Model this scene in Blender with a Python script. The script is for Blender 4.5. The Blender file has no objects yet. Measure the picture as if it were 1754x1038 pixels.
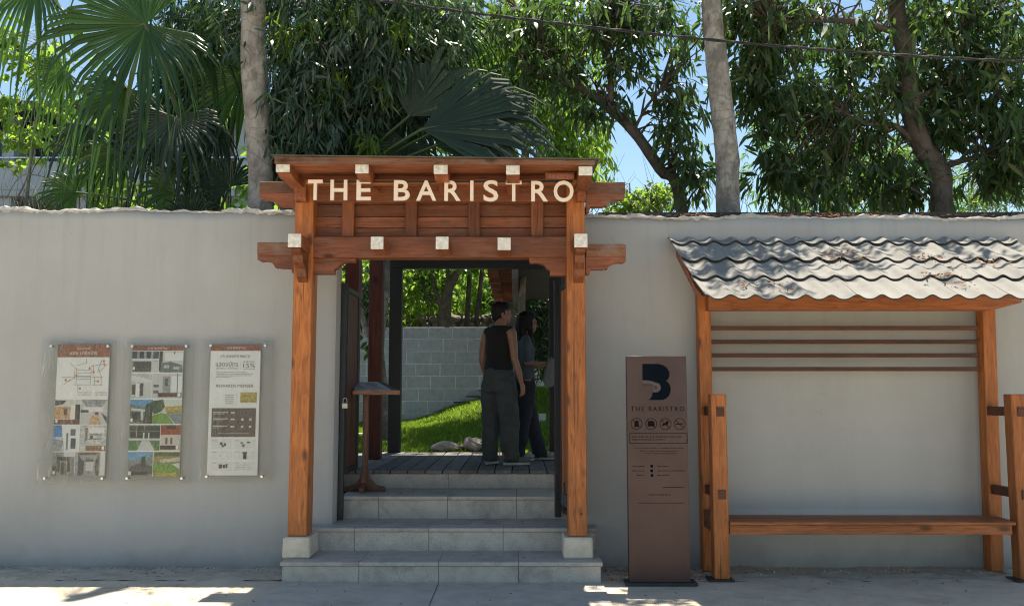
import bpy, math, random
import numpy as np
from mathutils import Vector, Matrix, geometry
random.seed(7); rng = np.random.default_rng(7)
S = bpy.context.scene; COL = S.collection
R = math.radians

# ------------------------------------------------ camera
F = 1555.0; PW, PH = 1754.0, 1038.0
EYE = Vector((0, 0, 1.452))
cam = bpy.data.cameras.new('camera'); cam.sensor_width = 36; cam.lens = F / PW * 36
cam.clip_start = 0.1; cam.clip_end = 1500
camo = bpy.data.objects.new('camera', cam); COL.objects.link(camo)
camo.location = EYE
camo.rotation_euler = (R(90) + math.atan(154 / F), 0, math.atan(9 / F))
S.camera = camo
CR = camo.rotation_euler.to_matrix()

# ------------------------------------------------ light
SUN_EL, SUN_AZ = R(75), R(8)          # behind the wall, high; azimuth from +Y towards +X
w = bpy.data.worlds.new('World'); S.world = w; w.use_nodes = True
nt = w.node_tree; bg = nt.nodes['Background']
sk = nt.nodes.new('ShaderNodeTexSky'); sk.sky_type = 'NISHITA'; sk.sun_disc = False
sk.sun_elevation = SUN_EL; sk.sun_rotation = SUN_AZ; sk.air_density = 1.0; sk.dust_density = 0.25; sk.ozone_density = 0.7
tm_ = nt.nodes.new('ShaderNodeMix'); tm_.data_type = 'RGBA'; tm_.blend_type = 'MULTIPLY'; tm_.inputs[0].default_value = 1; tm_.inputs[7].default_value = (.96, 1.0, .94, 1)
nt.links.new(sk.outputs[0], tm_.inputs[6]); nt.links.new(tm_.outputs[2], bg.inputs[0]); bg.inputs[1].default_value = 0.085
sl = bpy.data.lights.new('sun', 'SUN'); sl.energy = 5.0; sl.angle = R(0.53); sl.color = (1, .93, .80)
so = bpy.data.objects.new('sun', sl); COL.objects.link(so); so.location = (2, 20, 40)
sd = Vector((math.sin(SUN_AZ) * math.cos(SUN_EL), math.cos(SUN_AZ) * math.cos(SUN_EL), math.sin(SUN_EL)))
so.rotation_euler = sd.to_track_quat('Z', 'Y').to_euler()
S.view_settings.view_transform = 'Standard'; S.view_settings.look = 'None'
S.view_settings.gamma = 1; S.view_settings.use_curve_mapping = False
S.view_settings.exposure = 1.2
S.render.engine = 'CYCLES'
S.cycles.filter_width = 1.15; S.cycles.max_bounces = 8; S.cycles.transparent_max_bounces = 12

# ------------------------------------------------ measuring: where the line of sight of a photo point meets the plane at depth Y
def at(px, py, Y):
    d = CR @ Vector(((px - PW / 2) / F, (PH / 2 - py) / F, -1))
    t = Y / d.y
    return Vector((d.x * t, Y, EYE.z + d.z * t))

# ------------------------------------------------ mesh builder
class MB:
    def __init__(s): s.v = []; s.f = []; s.m = []; s.sm = []
    def add(s, vs, fs, mi=0, smooth=False):
        b = len(s.v); s.v += [tuple(v) for v in vs]
        for f in fs: s.f.append([i + b for i in f]); s.m.append(mi); s.sm.append(smooth)
        return s
    def box(s, x0, y0, z0, x1, y1, z1, mi=0, j=0.0):
        if j:
            a = [random.uniform(-j, j) for _ in range(4)]
        else: a = [0] * 4
        vs = [(x0, y0, z0), (x1, y0, z0), (x1, y1, z0), (x0, y1, z0), (x0, y0, z1 + a[0]), (x1, y0, z1 + a[1]), (x1, y1, z1 + a[2]), (x0, y1, z1 + a[3])]
        return s.add(vs, [(0, 3, 2, 1), (4, 5, 6, 7), (0, 1, 5, 4), (1, 2, 6, 5), (2, 3, 7, 6), (3, 0, 4, 7)], mi)
    def bbox(s, x0, y0, z0, x1, y1, z1, b=.004, mi=0):
        # box with chamfered vertical and horizontal edges (cheap bevel)
        X = [x0, x0 + b, x1 - b, x1]; Y = [y0, y0 + b, y1 - b, y1]; Z = [z0, z0 + b, z1 - b, z1]
        vs = []; idx = {}
        for i in range(4):
            for j in range(4):
                for k in range(4):
                    e = (i in (0, 3)) + (j in (0, 3)) + (k in (0, 3))
                    if e == 1: idx[(i, j, k)] = len(vs); vs.append((X[i], Y[j], Z[k]))
        g = idx
        fs = [(g[0, 1, 1], g[0, 1, 2], g[0, 2, 2], g[0, 2, 1]), (g[3, 1, 1], g[3, 2, 1], g[3, 2, 2], g[3, 1, 2]),
              (g[1, 0, 1], g[2, 0, 1], g[2, 0, 2], g[1, 0, 2]), (g[1, 3, 1], g[1, 3, 2], g[2, 3, 2], g[2, 3, 1]),
              (g[1, 1, 0], g[1, 2, 0], g[2, 2, 0], g[2, 1, 0]), (g[1, 1, 3], g[2, 1, 3], g[2, 2, 3], g[1, 2, 3])]
        for k, kk in ((1, 0), (2, 3)):
            for i, ii in ((1, 0), (2, 3)):
                fs.append((g[ii, 1, k], g[ii, 2, k], g[i, 2, kk], g[i, 1, kk]))
            for j, jj in ((1, 0), (2, 3)):
                fs.append((g[1, jj, k], g[2, jj, k], g[2, j, kk], g[1, j, kk]))
        for i, ii in ((1, 0), (2, 3)):
            for j, jj in ((1, 0), (2, 3)):
                fs.append((g[ii, j, 1], g[ii, j, 2], g[i, jj, 2], g[i, jj, 1]))
                for k, kk in ((1, 0), (2, 3)):
                    fs.append((g[ii, j, k], g[i, jj, k], g[i, j, kk]))
        return s.add(vs, fs, mi)
    def poly_xz(s, pts, y0, y1, mi=0):
        """outline in the XZ plane, extruded from y0 (front) to y1"""
        n = len(pts); vs = [(p[0], y0, p[1]) for p in pts] + [(p[0], y1, p[1]) for p in pts]
        tri = geometry.tessellate_polygon([[Vector((p[0], p[1], 0)) for p in pts]])
        fs = [tuple(t) for t in tri] + [tuple(i + n for i in t[::-1]) for t in tri]
        fs += [(i, (i + 1) % n, (i + 1) % n + n, i + n) for i in range(n)]
        return s.add(vs, fs, mi)
    def poly_yz(s, pts, x0, x1, mi=0):
        n = len(pts); vs = [(x0, p[0], p[1]) for p in pts] + [(x1, p[0], p[1]) for p in pts]
        tri = geometry.tessellate_polygon([[Vector((p[0], p[1], 0)) for p in pts]])
        fs = [tuple(t) for t in tri] + [tuple(i + n for i in t[::-1]) for t in tri]
        fs += [(i, (i + 1) % n, (i + 1) % n + n, i + n) for i in range(n)]
        return s.add(vs, fs, mi)
    def tube(s, pts, rad, n=8, mi=0, caps=True, wob=0.0, smooth=True):
        pts = [Vector(p) for p in pts]
        if not hasattr(rad, '__len__'): rad = [rad] * len(pts)
        vs = []; fs = []; ref = None
        for i, p in enumerate(pts):
            t = (pts[min(i + 1, len(pts) - 1)] - pts[max(i - 1, 0)])
            t = t.normalized() if t.length > 1e-9 else Vector((0, 0, 1))
            if ref is None:
                ref = Vector((1, 0, 0)) if abs(t.x) < .9 else Vector((0, 1, 0))
            a = (ref - t * ref.dot(t)).normalized(); ref = a; b = t.cross(a)
            for k in range(n):
                an = 2 * math.pi * k / n; r = rad[i] * (1 + (random.uniform(-wob, wob) if wob else 0))
                vs.append(p + (a * math.cos(an) + b * math.sin(an)) * r)
        for i in range(len(pts) - 1):
            for k in range(n):
                k2 = (k + 1) % n; fs.append((i * n + k, i * n + k2, (i + 1) * n + k2, (i + 1) * n + k))
        if caps:
            fs.append(tuple(range(n))[::-1]); fs.append(tuple((len(pts) - 1) * n + k for k in range(n)))
        return s.add(vs, fs, mi, smooth)
    def ell(s, c, r, nu=12, nv=8, mi=0, rot=None):
        vs = [];
        for j in range(nv + 1):
            ph = math.pi * j / nv
            for i in range(nu):
                th = 2 * math.pi * i / nu
                v = Vector((r[0] * math.sin(ph) * math.cos(th), r[1] * math.sin(ph) * math.sin(th), r[2] * math.cos(ph)))
                if rot is not None: v = rot @ v
                vs.append(Vector(c) + v)
        fs = [(j * nu + i, (j + 1) * nu + i, (j + 1) * nu + (i + 1) % nu, j * nu + (i + 1) % nu) for j in range(nv) for i in range(nu)]
        return s.add(vs, fs, mi, True)
    def mesh(s, name, mats):
        me = bpy.data.meshes.new(name); me.from_pydata(s.v, [], s.f)
        for m in (mats if isinstance(mats, (list, tuple)) else [mats]): me.materials.append(m)
        if len(s.f):
            me.polygons.foreach_set('material_index', s.m); me.polygons.foreach_set('use_smooth', s.sm)
        me.validate(); me.update(); return me

WM = {}          # world matrix of each parent
def link(o, parent=None):
    COL.objects.link(o)
    if parent is not None:
        o.parent = parent; o.matrix_parent_inverse = WM.get(parent.name, Matrix()).inverted()
    return o
def tag(o, label=None, cat=None, group=None, kind=None):
    if label: o['label'] = label
    if cat: o['category'] = cat
    if group: o['group'] = group
    if kind: o['kind'] = kind
    return o
def thing(name, loc, label, cat, group=None):
    o = bpy.data.objects.new(name, None); o.location = loc; o.empty_display_size = .1
    COL.objects.link(o); WM[o.name] = Matrix.Translation(Vector(loc)); return tag(o, label, cat, group)
def obj(name, mb, mats, parent=None, label=None, kind=None, cat=None, group=None):
    me = mb.mesh(name, mats) if isinstance(mb, MB) else mb
    o = bpy.data.objects.new(name, me); link(o, parent); return tag(o, label, cat, group, kind)
def inst(name, me, loc, parent, rot=None, scale=None):
    o = bpy.data.objects.new(name, me); o.location = loc
    if rot: o.rotation_euler = rot
    if scale: o.scale = scale
    WM[o.name] = Matrix.Translation(Vector(loc))
    return link(o, parent)

def npmesh(name, V, Fs, mats, smooth=False, matidx=None):
    """V (n,3); Fs list of (m,k) index arrays of equal k"""
    me = bpy.data.meshes.new(name)
    me.vertices.add(len(V)); me.vertices.foreach_set('co', V.astype(np.float32).ravel())
    loops = np.concatenate([f.ravel() for f in Fs]); tot = np.concatenate([np.full(len(f), f.shape[1]) for f in Fs])
    st = np.concatenate([[0], np.cumsum(tot)[:-1]])
    me.loops.add(len(loops)); me.loops.foreach_set('vertex_index', loops.astype(np.int32))
    me.polygons.add(len(tot)); me.polygons.foreach_set('loop_start', st.astype(np.int32))
    if smooth: me.polygons.foreach_set('use_smooth', np.ones(len(tot), bool))
    for m in (mats if isinstance(mats, (list, tuple)) else [mats]): me.materials.append(m)
    if matidx is not None: me.polygons.foreach_set('material_index', matidx.astype(np.int32))
    me.update(calc_edges=True); return me

# ------------------------------------------------ materials
def newmat(name):
    m = bpy.data.materials.new(name); m.use_nodes = True
    n = m.node_tree.nodes; l = m.node_tree.links
    return m, n, l, n['Principled BSDF']
def coords(n, l, scale=(1, 1, 1), rnd=True):
    tc = n.new('ShaderNodeTexCoord'); mp = n.new('ShaderNodeMapping'); mp.inputs['Scale'].default_value = scale
    l.new(tc.outputs['Object'], mp.inputs['Vector'])
    if rnd:
        oi = n.new('ShaderNodeObjectInfo'); mu = n.new('ShaderNodeMath'); mu.operation = 'MULTIPLY'; mu.inputs[1].default_value = 37
        l.new(oi.outputs['Random'], mu.inputs[0]); l.new(mu.outputs[0], mp.inputs['Location'])
    return mp.outputs[0]
def noise(n, l, vec, scale, detail=5, rough=.6, dist=0):
    t = n.new('ShaderNodeTexNoise'); t.inputs['Scale'].default_value = scale; t.inputs['Detail'].default_value = detail
    t.inputs['Roughness'].default_value = rough; t.inputs['Distortion'].default_value = dist
    l.new(vec, t.inputs['Vector']); return t.outputs['Fac']
def ramp(n, l, fac, stops):
    r = n.new('ShaderNodeValToRGB'); e = r.color_ramp.elements
    while len(e) < len(stops): e.new(.5)
    for el, (p, c) in zip(e, stops):
        el.position = p; el.color = (*c, 1) if len(c) == 3 else c
    l.new(fac, r.inputs[0]); return r.outputs[0]
def mixc(n, l, fac, a, b, mode='MIX'):
    m = n.new('ShaderNodeMix'); m.data_type = 'RGBA'; m.blend_type = mode
    for sock, v in ((m.inputs[0], fac), (m.inputs[6], a), (m.inputs[7], b)):
        if hasattr(v, 'links'): l.new(v, sock)
        elif isinstance(v, (int, float)): sock.default_value = v
        else: sock.default_value = (*v, 1)
    return m.outputs[2]
def bump(n, l, h, strength, dist, P):
    b = n.new('ShaderNodeBump'); b.inputs['Strength'].default_value = strength; b.inputs['Distance'].default_value = dist
    l.new(h, b.inputs['Height']); l.new(b.outputs[0], P.inputs['Normal'])
def k(c, f): return tuple(x * f for x in c)

def simple(name, c, rough=.6, var=.25, scale=8, bumpd=.002, metal=0, fine=60, spec=.5):
    m, n, l, P = newmat(name); v = coords(n, l)
    col = ramp(n, l, noise(n, l, v, scale), [(.3, k(c, 1 - var)), (.7, k(c, 1 + var))])
    l.new(col, P.inputs['Base Color']); P.inputs['Roughness'].default_value = rough; P.inputs['Metallic'].default_value = metal
    P.inputs['Specular IOR Level'].default_value = spec
    if bumpd: bump(n, l, noise(n, l, v, fine, 4), .5, bumpd, P)
    return m
def flat(name, c, rough=.6):
    m, n, l, P = newmat(name); v = coords(n, l)
    l.new(ramp(n, l, noise(n, l, v, 30), [(.3, k(c, .93)), (.7, k(c, 1.05))]), P.inputs['Base Color'])
    P.inputs['Roughness'].default_value = rough; return m
def wood(name, c, axis, dark=.45, rough=.5, weather=0.0, spec=.35):
    m, n, l, P = newmat(name)
    sc = {'x': (1.2, 14, 14), 'y': (14, 1.2, 14), 'z': (14, 14, 1.2)}[axis]
    v = coords(n, l, sc); v1 = coords(n, l, tuple(s * .25 + .4 for s in sc))
    g = noise(n, l, v, 3.0, 8, .65, 1.2); big = noise(n, l, v1, 2.2, 4, .6, .6)
    col = ramp(n, l, g, [(.30, k(c, dark * .7)), (.42, k(c, .75)), (.55, k(c, 1.1)), (.72, (c[0] * 1.35, c[1] * 1.45, c[2] * 1.5))])
    col = mixc(n, l, ramp(n, l, big, [(.35, (0, 0, 0)), (.62, (1, 1, 1))]), mixc(n, l, .55, col, k(c, .55), 'MIX'), col)
    # knots
    vo = n.new('ShaderNodeTexVoronoi'); vo.inputs['Scale'].default_value = 2.3
    vk = coords(n, l, tuple({'1': 1}.get(s, (1.0 if s < 2 else 2.2)) for s in sc)); l.new(vk, vo.inputs['Vector'])
    kn = ramp(n, l, vo.outputs['Distance'], [(.06, (1, 1, 1)), (.16, (0, 0, 0))])
    ck = noise(n, l, coords(n, l, tuple(s * (4 if s > 2 else .5) for s in sc)), 1.4, 3, .5, .3)
    col = mixc(n, l, ramp(n, l, ck, [(.66, (0, 0, 0)), (.70, (.8,) * 3)]), col, k(c, .18))
    col = mixc(n, l, kn, col, k(c, .28))
    if weather:
        wn = noise(n, l, coords(n, l, (3, 3, 3)), 2.0, 6, .7)
        col = mixc(n, l, ramp(n, l, wn, [(.48, (0, 0, 0)), (.7, (weather,) * 3)]), col, (.22, .19, .16))
    oi = n.new('ShaderNodeObjectInfo'); hs = n.new('ShaderNodeHueSaturation')
    mr = n.new('ShaderNodeMapRange'); mr.inputs[3].default_value = .68; mr.inputs[4].default_value = 1.22
    l.new(oi.outputs['Random'], mr.inputs[0]); l.new(mr.outputs[0], hs.inputs['Value']); l.new(col, hs.inputs['Color'])
    l.new(hs.outputs[0], P.inputs['Base Color']); P.inputs['Roughness'].default_value = rough; P.inputs['Specular IOR Level'].default_value = spec
    bump(n, l, g, .35, .002, P); return m
CO = (.45, .145, .036)      # oiled teak posts
CH = (.25, .078, .030)      # head timber, the overhang's shade put into its colour
W_POST = wood('oiled_teak_upright', CO, 'z'); W_BENCH = wood('oiled_teak_long', (.34, .112, .036), 'x'); W_BY = wood('oiled_teak_deep', (.30, .105, .045), 'y')
W_HX = wood('red_timber_long', CH, 'x', weather=.25); W_HY = wood('red_timber_deep', CH, 'y', weather=.1); W_HZ = wood('red_timber_upright', CH, 'z')
W_ARM = wood('weathered_timber', (.22, .095, .05), 'x', weather=.6, rough=.8)
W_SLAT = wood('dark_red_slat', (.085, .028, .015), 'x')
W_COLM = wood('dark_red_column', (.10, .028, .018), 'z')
W_DOOR = wood('door_board', (.42, .13, .045), 'z')
W_DECK = wood('grey_deck_board', (.20, .19, .175), 'y', dark=.6, weather=.5, rough=.75, spec=.2)
W_STAND = wood('stand_timber', (.16, .075, .045), 'z')
WHITE_END = simple('white_end_paint', (.66, .62, .54), .75, .28, 32, .002)
BLACK = simple('black_steel', (.012, .013, .016), .4, .3, 20, .0004)
STEEL = simple('brushed_steel', (.6, .6, .6), .3, .1, 30, .0002, metal=1)
CREAM = simple('cream_letter_paint', (.82, .69, .57), .55, .06, 30, .0005)

def plaster():
    m, n, l, P = newmat('grey_painted_plaster')
    v = coords(n, l, rnd=False)
    a = noise(n, l, v, .9, 6, .6); b = noise(n, l, v, 7, 8, .7); vs = noise(n, l, coords(n, l, (6, 6, .5), False), 1.2, 6, .6)
    base = ramp(n, l, a, [(.3, (.355, .35, .335)), (.7, (.415, .41, .39))])
    base = mixc(n, l, ramp(n, l, vs, [(.5, (0, 0, 0)), (.8, (.45,) * 3)]), base, (.33, .325, .31))
    base = mixc(n, l, ramp(n, l, b, [(.55, (0, 0, 0)), (.75, (.35,) * 3)]), base, (.43, .42, .395))
    # dirty splash zone at the foot and bare render low down, with a ragged edge of its own
    sp = n.new('ShaderNodeSeparateXYZ'); l.new(v, sp.inputs[0])
    ad = n.new('ShaderNodeMath'); ad.operation = 'MULTIPLY_ADD'; ad.inputs[1].default_value = .35
    l.new(noise(n, l, v, 3.5, 6, .6), ad.inputs[0]); l.new(sp.outputs[2], ad.inputs[2])
    base = mixc(n, l, ramp(n, l, ad.outputs[0], [(.16, (.75,) * 3), (.34, (.0,) * 3)]), base, (.26, .25, .235))
    st = noise(n, l, coords(n, l, (9, 9, .35), False), 1.5, 7, .65); gt_ = n.new('ShaderNodeMapRange'); gt_.inputs[1].default_value = 1.2; gt_.inputs[2].default_value = 3.1; gt_.inputs[3].default_value = 0; gt_.inputs[4].default_value = .22; l.new(sp.outputs[2], gt_.inputs[0])
    mm = n.new('ShaderNodeMath'); mm.operation = 'MULTIPLY'; l.new(gt_.outputs[0], mm.inputs[0]); l.new(ramp(n, l, st, [(.52, (0, 0, 0)), (.68, (1, 1, 1))]), mm.inputs[1])
    base = mixc(n, l, mm.outputs[0], base, (.25, .235, .21))
    vo = n.new('ShaderNodeTexVoronoi'); vo.feature = 'DISTANCE_TO_EDGE'; vo.inputs['Scale'].default_value = 1.1
    wp = n.new('ShaderNodeVectorMath'); wp.operation = 'ADD'; nn_ = n.new('ShaderNodeTexNoise'); nn_.inputs['Scale'].default_value = 2.5; nn_.inputs['Detail'].default_value = 6; l.new(v, nn_.inputs['Vector'])
    l.new(v, wp.inputs[0]); l.new(nn_.outputs['Color'], wp.inputs[1]); l.new(wp.outputs[0], vo.inputs['Vector'])
    cm = n.new('ShaderNodeMath'); cm.operation = 'MULTIPLY'; l.new(ramp(n, l, vo.outputs[0], [(.0, (.22,) * 3), (.004, (0, 0, 0))]), cm.inputs[0]); l.new(ramp(n, l, noise(n, l, v, .8, 2), [(.52, (0, 0, 0)), (.6, (1, 1, 1))]), cm.inputs[1])
    base = mixc(n, l, cm.outputs[0], base, (.2, .19, .175))
    l.new(base, P.inputs['Base Color']); P.inputs['Roughness'].default_value = .85; P.inputs['Specular IOR Level'].default_value = .2
    mx = n.new('ShaderNodeMath'); mx.operation = 'MULTIPLY_ADD'; mx.inputs[1].default_value = .25
    l.new(noise(n, l, v, 90, 3), mx.inputs[0]); l.new(b, mx.inputs[2])
    bump(n, l, mx.outputs[0], .35, .006, P); return m
PLASTER = plaster()

def stone(name, c, scale=9, speck=1.0, rough=.75, stain=.5, bumpd=.003):
    m, n, l, P = newmat(name); v = coords(n, l)
    a = noise(n, l, v, scale, 8, .7); s = noise(n, l, v, 160, 2, .5); st = noise(n, l, v, 2.2, 6, .7, .5)
    col = ramp(n, l, a, [(.3, k(c, .78)), (.5, c), (.72, k(c, 1.16))])
    col = mixc(n, l, ramp(n, l, s, [(.58, (0, 0, 0)), (.64, (.35 * speck,) * 3)]), col, k(c, .45))
    col = mixc(n, l, ramp(n, l, s, [(.34, (.3 * speck,) * 3), (.4, (0, 0, 0))]), col, k(c, 1.6))
    col = mixc(n, l, ramp(n, l, st, [(.52, (0, 0, 0)), (.72, (stain,) * 3)]), col, k(c, .5))
    l.new(col, P.inputs['Base Color']); P.inputs['Roughness'].default_value = rough; P.inputs['Specular IOR Level'].default_value = .25
    bump(n, l, a, .5, bumpd, P); return m
STEP = stone('grey_granite', (.41, .38, .33), 9, 1.3, .75, .85); GROUND = stone('worn_concrete', (.50, .435, .335), 5, .6, .9, .45, .006)
ROUGHG = stone('rough_cement', (.42, .375, .305), 7, 1, .95, .7, .015)
SLAB = stone('smooth_concrete', (.43, .395, .335), 6, .5, .8, .45, .003)
PLINTH = stone('pale_cast_stone', (.56, .50, .40), 12, .5, .8, .35)
MORTAR = stone('crumbly_mortar', (.45, .43, .395), 20, 1, .95, .6, .01)
JOINT = simple('dark_joint', (.13, .12, .105), .9)
CAP = simple('dark_coping_and_tile_shade', (.035, .03, .026), .8, .4)
TILE = stone('weathered_cement_tile', (.25, .237, .213), 3, .8, .95, .4, .0015)
BLOCK = stone('pale_concrete_block', (.43, .455, .465), 14, .8, .9, .35, .004); BMORT = simple('pale_mortar', (.72, .74, .73), .9)
RUBBLE = stone('rubble_stone', (.25, .225, .19), 9, .8, .95)
ROCK = stone('garden_rock', (.42, .37, .31), 9, .8, .9)
SOIL = simple('garden_soil', (.06, .045, .03), .95, .4, 6, .02)

def leafmat(name, base, trans, rough=.42, tfac=.45, var=.35):
    m, n, l, P = newmat(name); g = n.new('ShaderNodeNewGeometry')
    lo, hi = (k(base, 1 - var), (base[0] * (1 + var * 1.3), base[1] * (1 + var), base[2] * (1 + var)))
    col = ramp(n, l, g.outputs['Random Per Island'], [(0, lo), (.6, base), (.9, hi), (1, (base[0] * 3, base[1] * 1.6, base[2] * 1.4))])
    l.new(col, P.inputs['Base Color']); P.inputs['Roughness'].default_value = rough; P.inputs['Specular IOR Level'].default_value = .45
    t = n.new('ShaderNodeBsdfTranslucent')
    l.new(ramp(n, l, g.outputs['Random Per Island'], [(0, k(trans, .6)), (1, k(trans, 1.25))]), t.inputs['Color'])
    mx = n.new('ShaderNodeMixShader'); mx.inputs[0].default_value = tfac
    l.new(P.outputs[0], mx.inputs[1]); l.new(t.outputs[0], mx.inputs[2]); l.new(mx.outputs[0], n['Material Output'].inputs['Surface'])
    return m
L_DARK = leafmat('dark_drooping_leaf', (.04, .072, .03), (.16, .31, .05), tfac=.32)
L_WEEP = leafmat('blue_green_weeping_leaf', (.045, .08, .05), (.12, .28, .04), tfac=.2)
L_LIME = leafmat('lime_leaf', (.09, .15, .025), (.40, .62, .07), .5, .55)
L_MID = leafmat('mid_green_leaf', (.07, .12, .03), (.30, .52, .06), .45, .5)
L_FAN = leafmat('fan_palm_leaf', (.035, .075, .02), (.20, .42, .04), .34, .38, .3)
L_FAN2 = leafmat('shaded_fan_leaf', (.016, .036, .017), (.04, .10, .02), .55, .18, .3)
L_GRASS = leafmat('lawn_blade', (.11, .19, .02), (.38, .60, .04), .5, .45)
L_DRY = leafmat('dry_leaf', (.30, .15, .07), (.3, .14, .05), .8, .2)
PET = simple('palm_stalk', (.045, .075, .02), .4, .3, 5, .002)
def barkmat(name, c, c2, sc=(9, 9, 2.5)):
    m, n, l, P = newmat(name); v = coords(n, l, sc); v2 = coords(n, l, (5, 5, 5))
    a = noise(n, l, v, 1.6, 8, .7, .8); b = noise(n, l, v2, 1.1, 6, .65)
    col = ramp(n, l, a, [(.3, k(c, .35)), (.48, c), (.7, k(c, 1.3))])
    col = mixc(n, l, ramp(n, l, b, [(.45, (0, 0, 0)), (.6, (.7,) * 3)]), col, c2)
    w2 = n.new('ShaderNodeTexWave'); w2.bands_direction = 'Z'; w2.inputs['Scale'].default_value = 1.7; w2.inputs['Distortion'].default_value = 22
    w2.inputs['Detail'].default_value = 4; l.new(coords(n, l, (1, 1, 1)), w2.inputs['Vector'])
    col = mixc(n, l, ramp(n, l, w2.outputs['Fac'], [(.0, (.45,) * 3), (.09, (0, 0, 0))]), col, k(c, .4))
    l.new(col, P.inputs['Base Color']); P.inputs['Roughness'].default_value = .9; P.inputs['Specular IOR Level'].default_value = .2
    bump(n, l, a, .8, .02, P); return m
BARK_P = barkmat('pale_bark', (.34, .30, .26), (.20, .17, .14)); BARK_D = barkmat('dark_bark', (.085, .07, .055), (.13, .11, .09))
BARK_M = barkmat('lichen_bark', (.33, .30, .26), (.11, .10, .085))
CABLE = simple('black_cable', (.015, .015, .017), .5)
# ================================================= SETTING
def px2(px, py, Y): p = at(px, py, Y); return p.x, p.z
def prect(px0, py0, px1, py1, Y):   # x0, z0, x1, z1 of a rectangle measured in the photo on the plane Y
    a = at(px0, py1, Y); b = at(px1, py0, Y); return a.x, a.z, b.x, b.z

XL, XR = -1.564, .50        # the opening in the wall
Z1, Z2, Z3, ZD = .163, .348, .543, .713
g = MB(); g.box(-400, -400, -.5, 400, 400, -.03); obj('far_ground', g, SOIL, kind='structure')
# street in front: one sheet with gentle unevenness
def sheet(name, x0, x1, y0, y1, nx, ny, zf, mat, kind='structure', parent=None, thick=None):
    xs = np.linspace(x0, x1, nx); ys = np.linspace(y0, y1, ny)
    V = np.array([(x, y, zf(x, y)) for y in ys for x in xs]); i = np.arange(nx * ny).reshape(ny, nx)
    Fq = np.stack([i[:-1, :-1], i[:-1, 1:], i[1:, 1:], i[1:, :-1]], -1).reshape(-1, 4)
    return obj(name, npmesh(name, V, [Fq], mat, True), None, parent, kind=kind)
sheet('pavement', -30, 30, -14, 7.36, 40, 40, lambda x, y: 0.0, GROUND)
g = MB(); g.box(-200, -200, -.2, 200, 0, -.026); 
import mathutils.noise as MN
def rough(x, y):
    return .0 + .006 * math.sin(x * 3.1 + y * 5) * math.sin(x * 1.3) + .014 * MN.noise(Vector((x * 5, y * 9, 0))) + .010 * MN.noise(Vector((x * 17, y * 25, 3)))
sheet('cement_apron', -9.5, 9.5, 7.22, 7.84, 420, 26, rough, ROUGHG)
sheet('front_path', at(478, 996, 7.12).x, at(1032, 996, 7.12).x, 2, 7.108, 6, 12, lambda x, y: .012, SLAB)
m = MB(); m.box(-.605, 2, .010, -.597, 7.1, .0135); obj('path_joint', m, JOINT, kind='structure')

# ---------- garden behind the wall
def lawn_z(x, y):
    t = min(1, max(0, (y - 11.6) / 3.2)); side = min(1, max(0, (x + 2.2) / 2.4)); side = side * side * (3 - 2 * side)
    return .70 + t * (.25 + .56 * side) + .015 * math.sin(x * 5 + y * 3)
sheet('garden_soil', -40, 40, 9.2, 60, 60, 60, lambda x, y: .45 + min(1.2, max(0, (y - 15) * .12)), SOIL)
sheet('lawn_ground', -5.5, 4.5, 9.0, 15.6, 60, 50, lambda x, y: lawn_z(x, y) if y > 11.4 else (.62 if x < -2.0 else (.69 if x > .9 else .40)), SOIL)
def grass(x0, x1, y0, y1, N, hmin, hmax):
    X = rng.uniform(x0, x1, N); Y = rng.uniform(y0, y1, N); Z = np.array([lawn_z(a, b) for a, b in zip(X, Y)]) - .01
    h = rng.uniform(hmin, hmax, N); an = rng.uniform(0, 2 * np.pi, N); wd = rng.uniform(.003, .006, N)
    lean = rng.normal(0, .45, (N, 2)); B = np.stack([X, Y, Z], 1); sx = np.stack([np.cos(an), np.sin(an), 0 * an], 1) * wd[:, None]
    M = B + np.stack([lean[:, 0] * h * .35, lean[:, 1] * h * .35, h * .6], 1); T = B + np.stack([lean[:, 0] * h, lean[:, 1] * h, h], 1)
    V = np.stack([B - sx, B + sx, M + sx * .8, M - sx * .8, T], 1).reshape(-1, 3); o = np.arange(N)[:, None] * 5
    return npmesh('lawn_grass', V, [o + np.array([0, 1, 2, 3]), o + np.array([3, 2, 4])], L_GRASS)
obj('lawn_grass', grass(-2.6, 1.3, 11.6, 15.2, 60000, .03, .075), None, label='bright green lawn rising behind the timber deck', cat='grass', kind='stuff')

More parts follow.
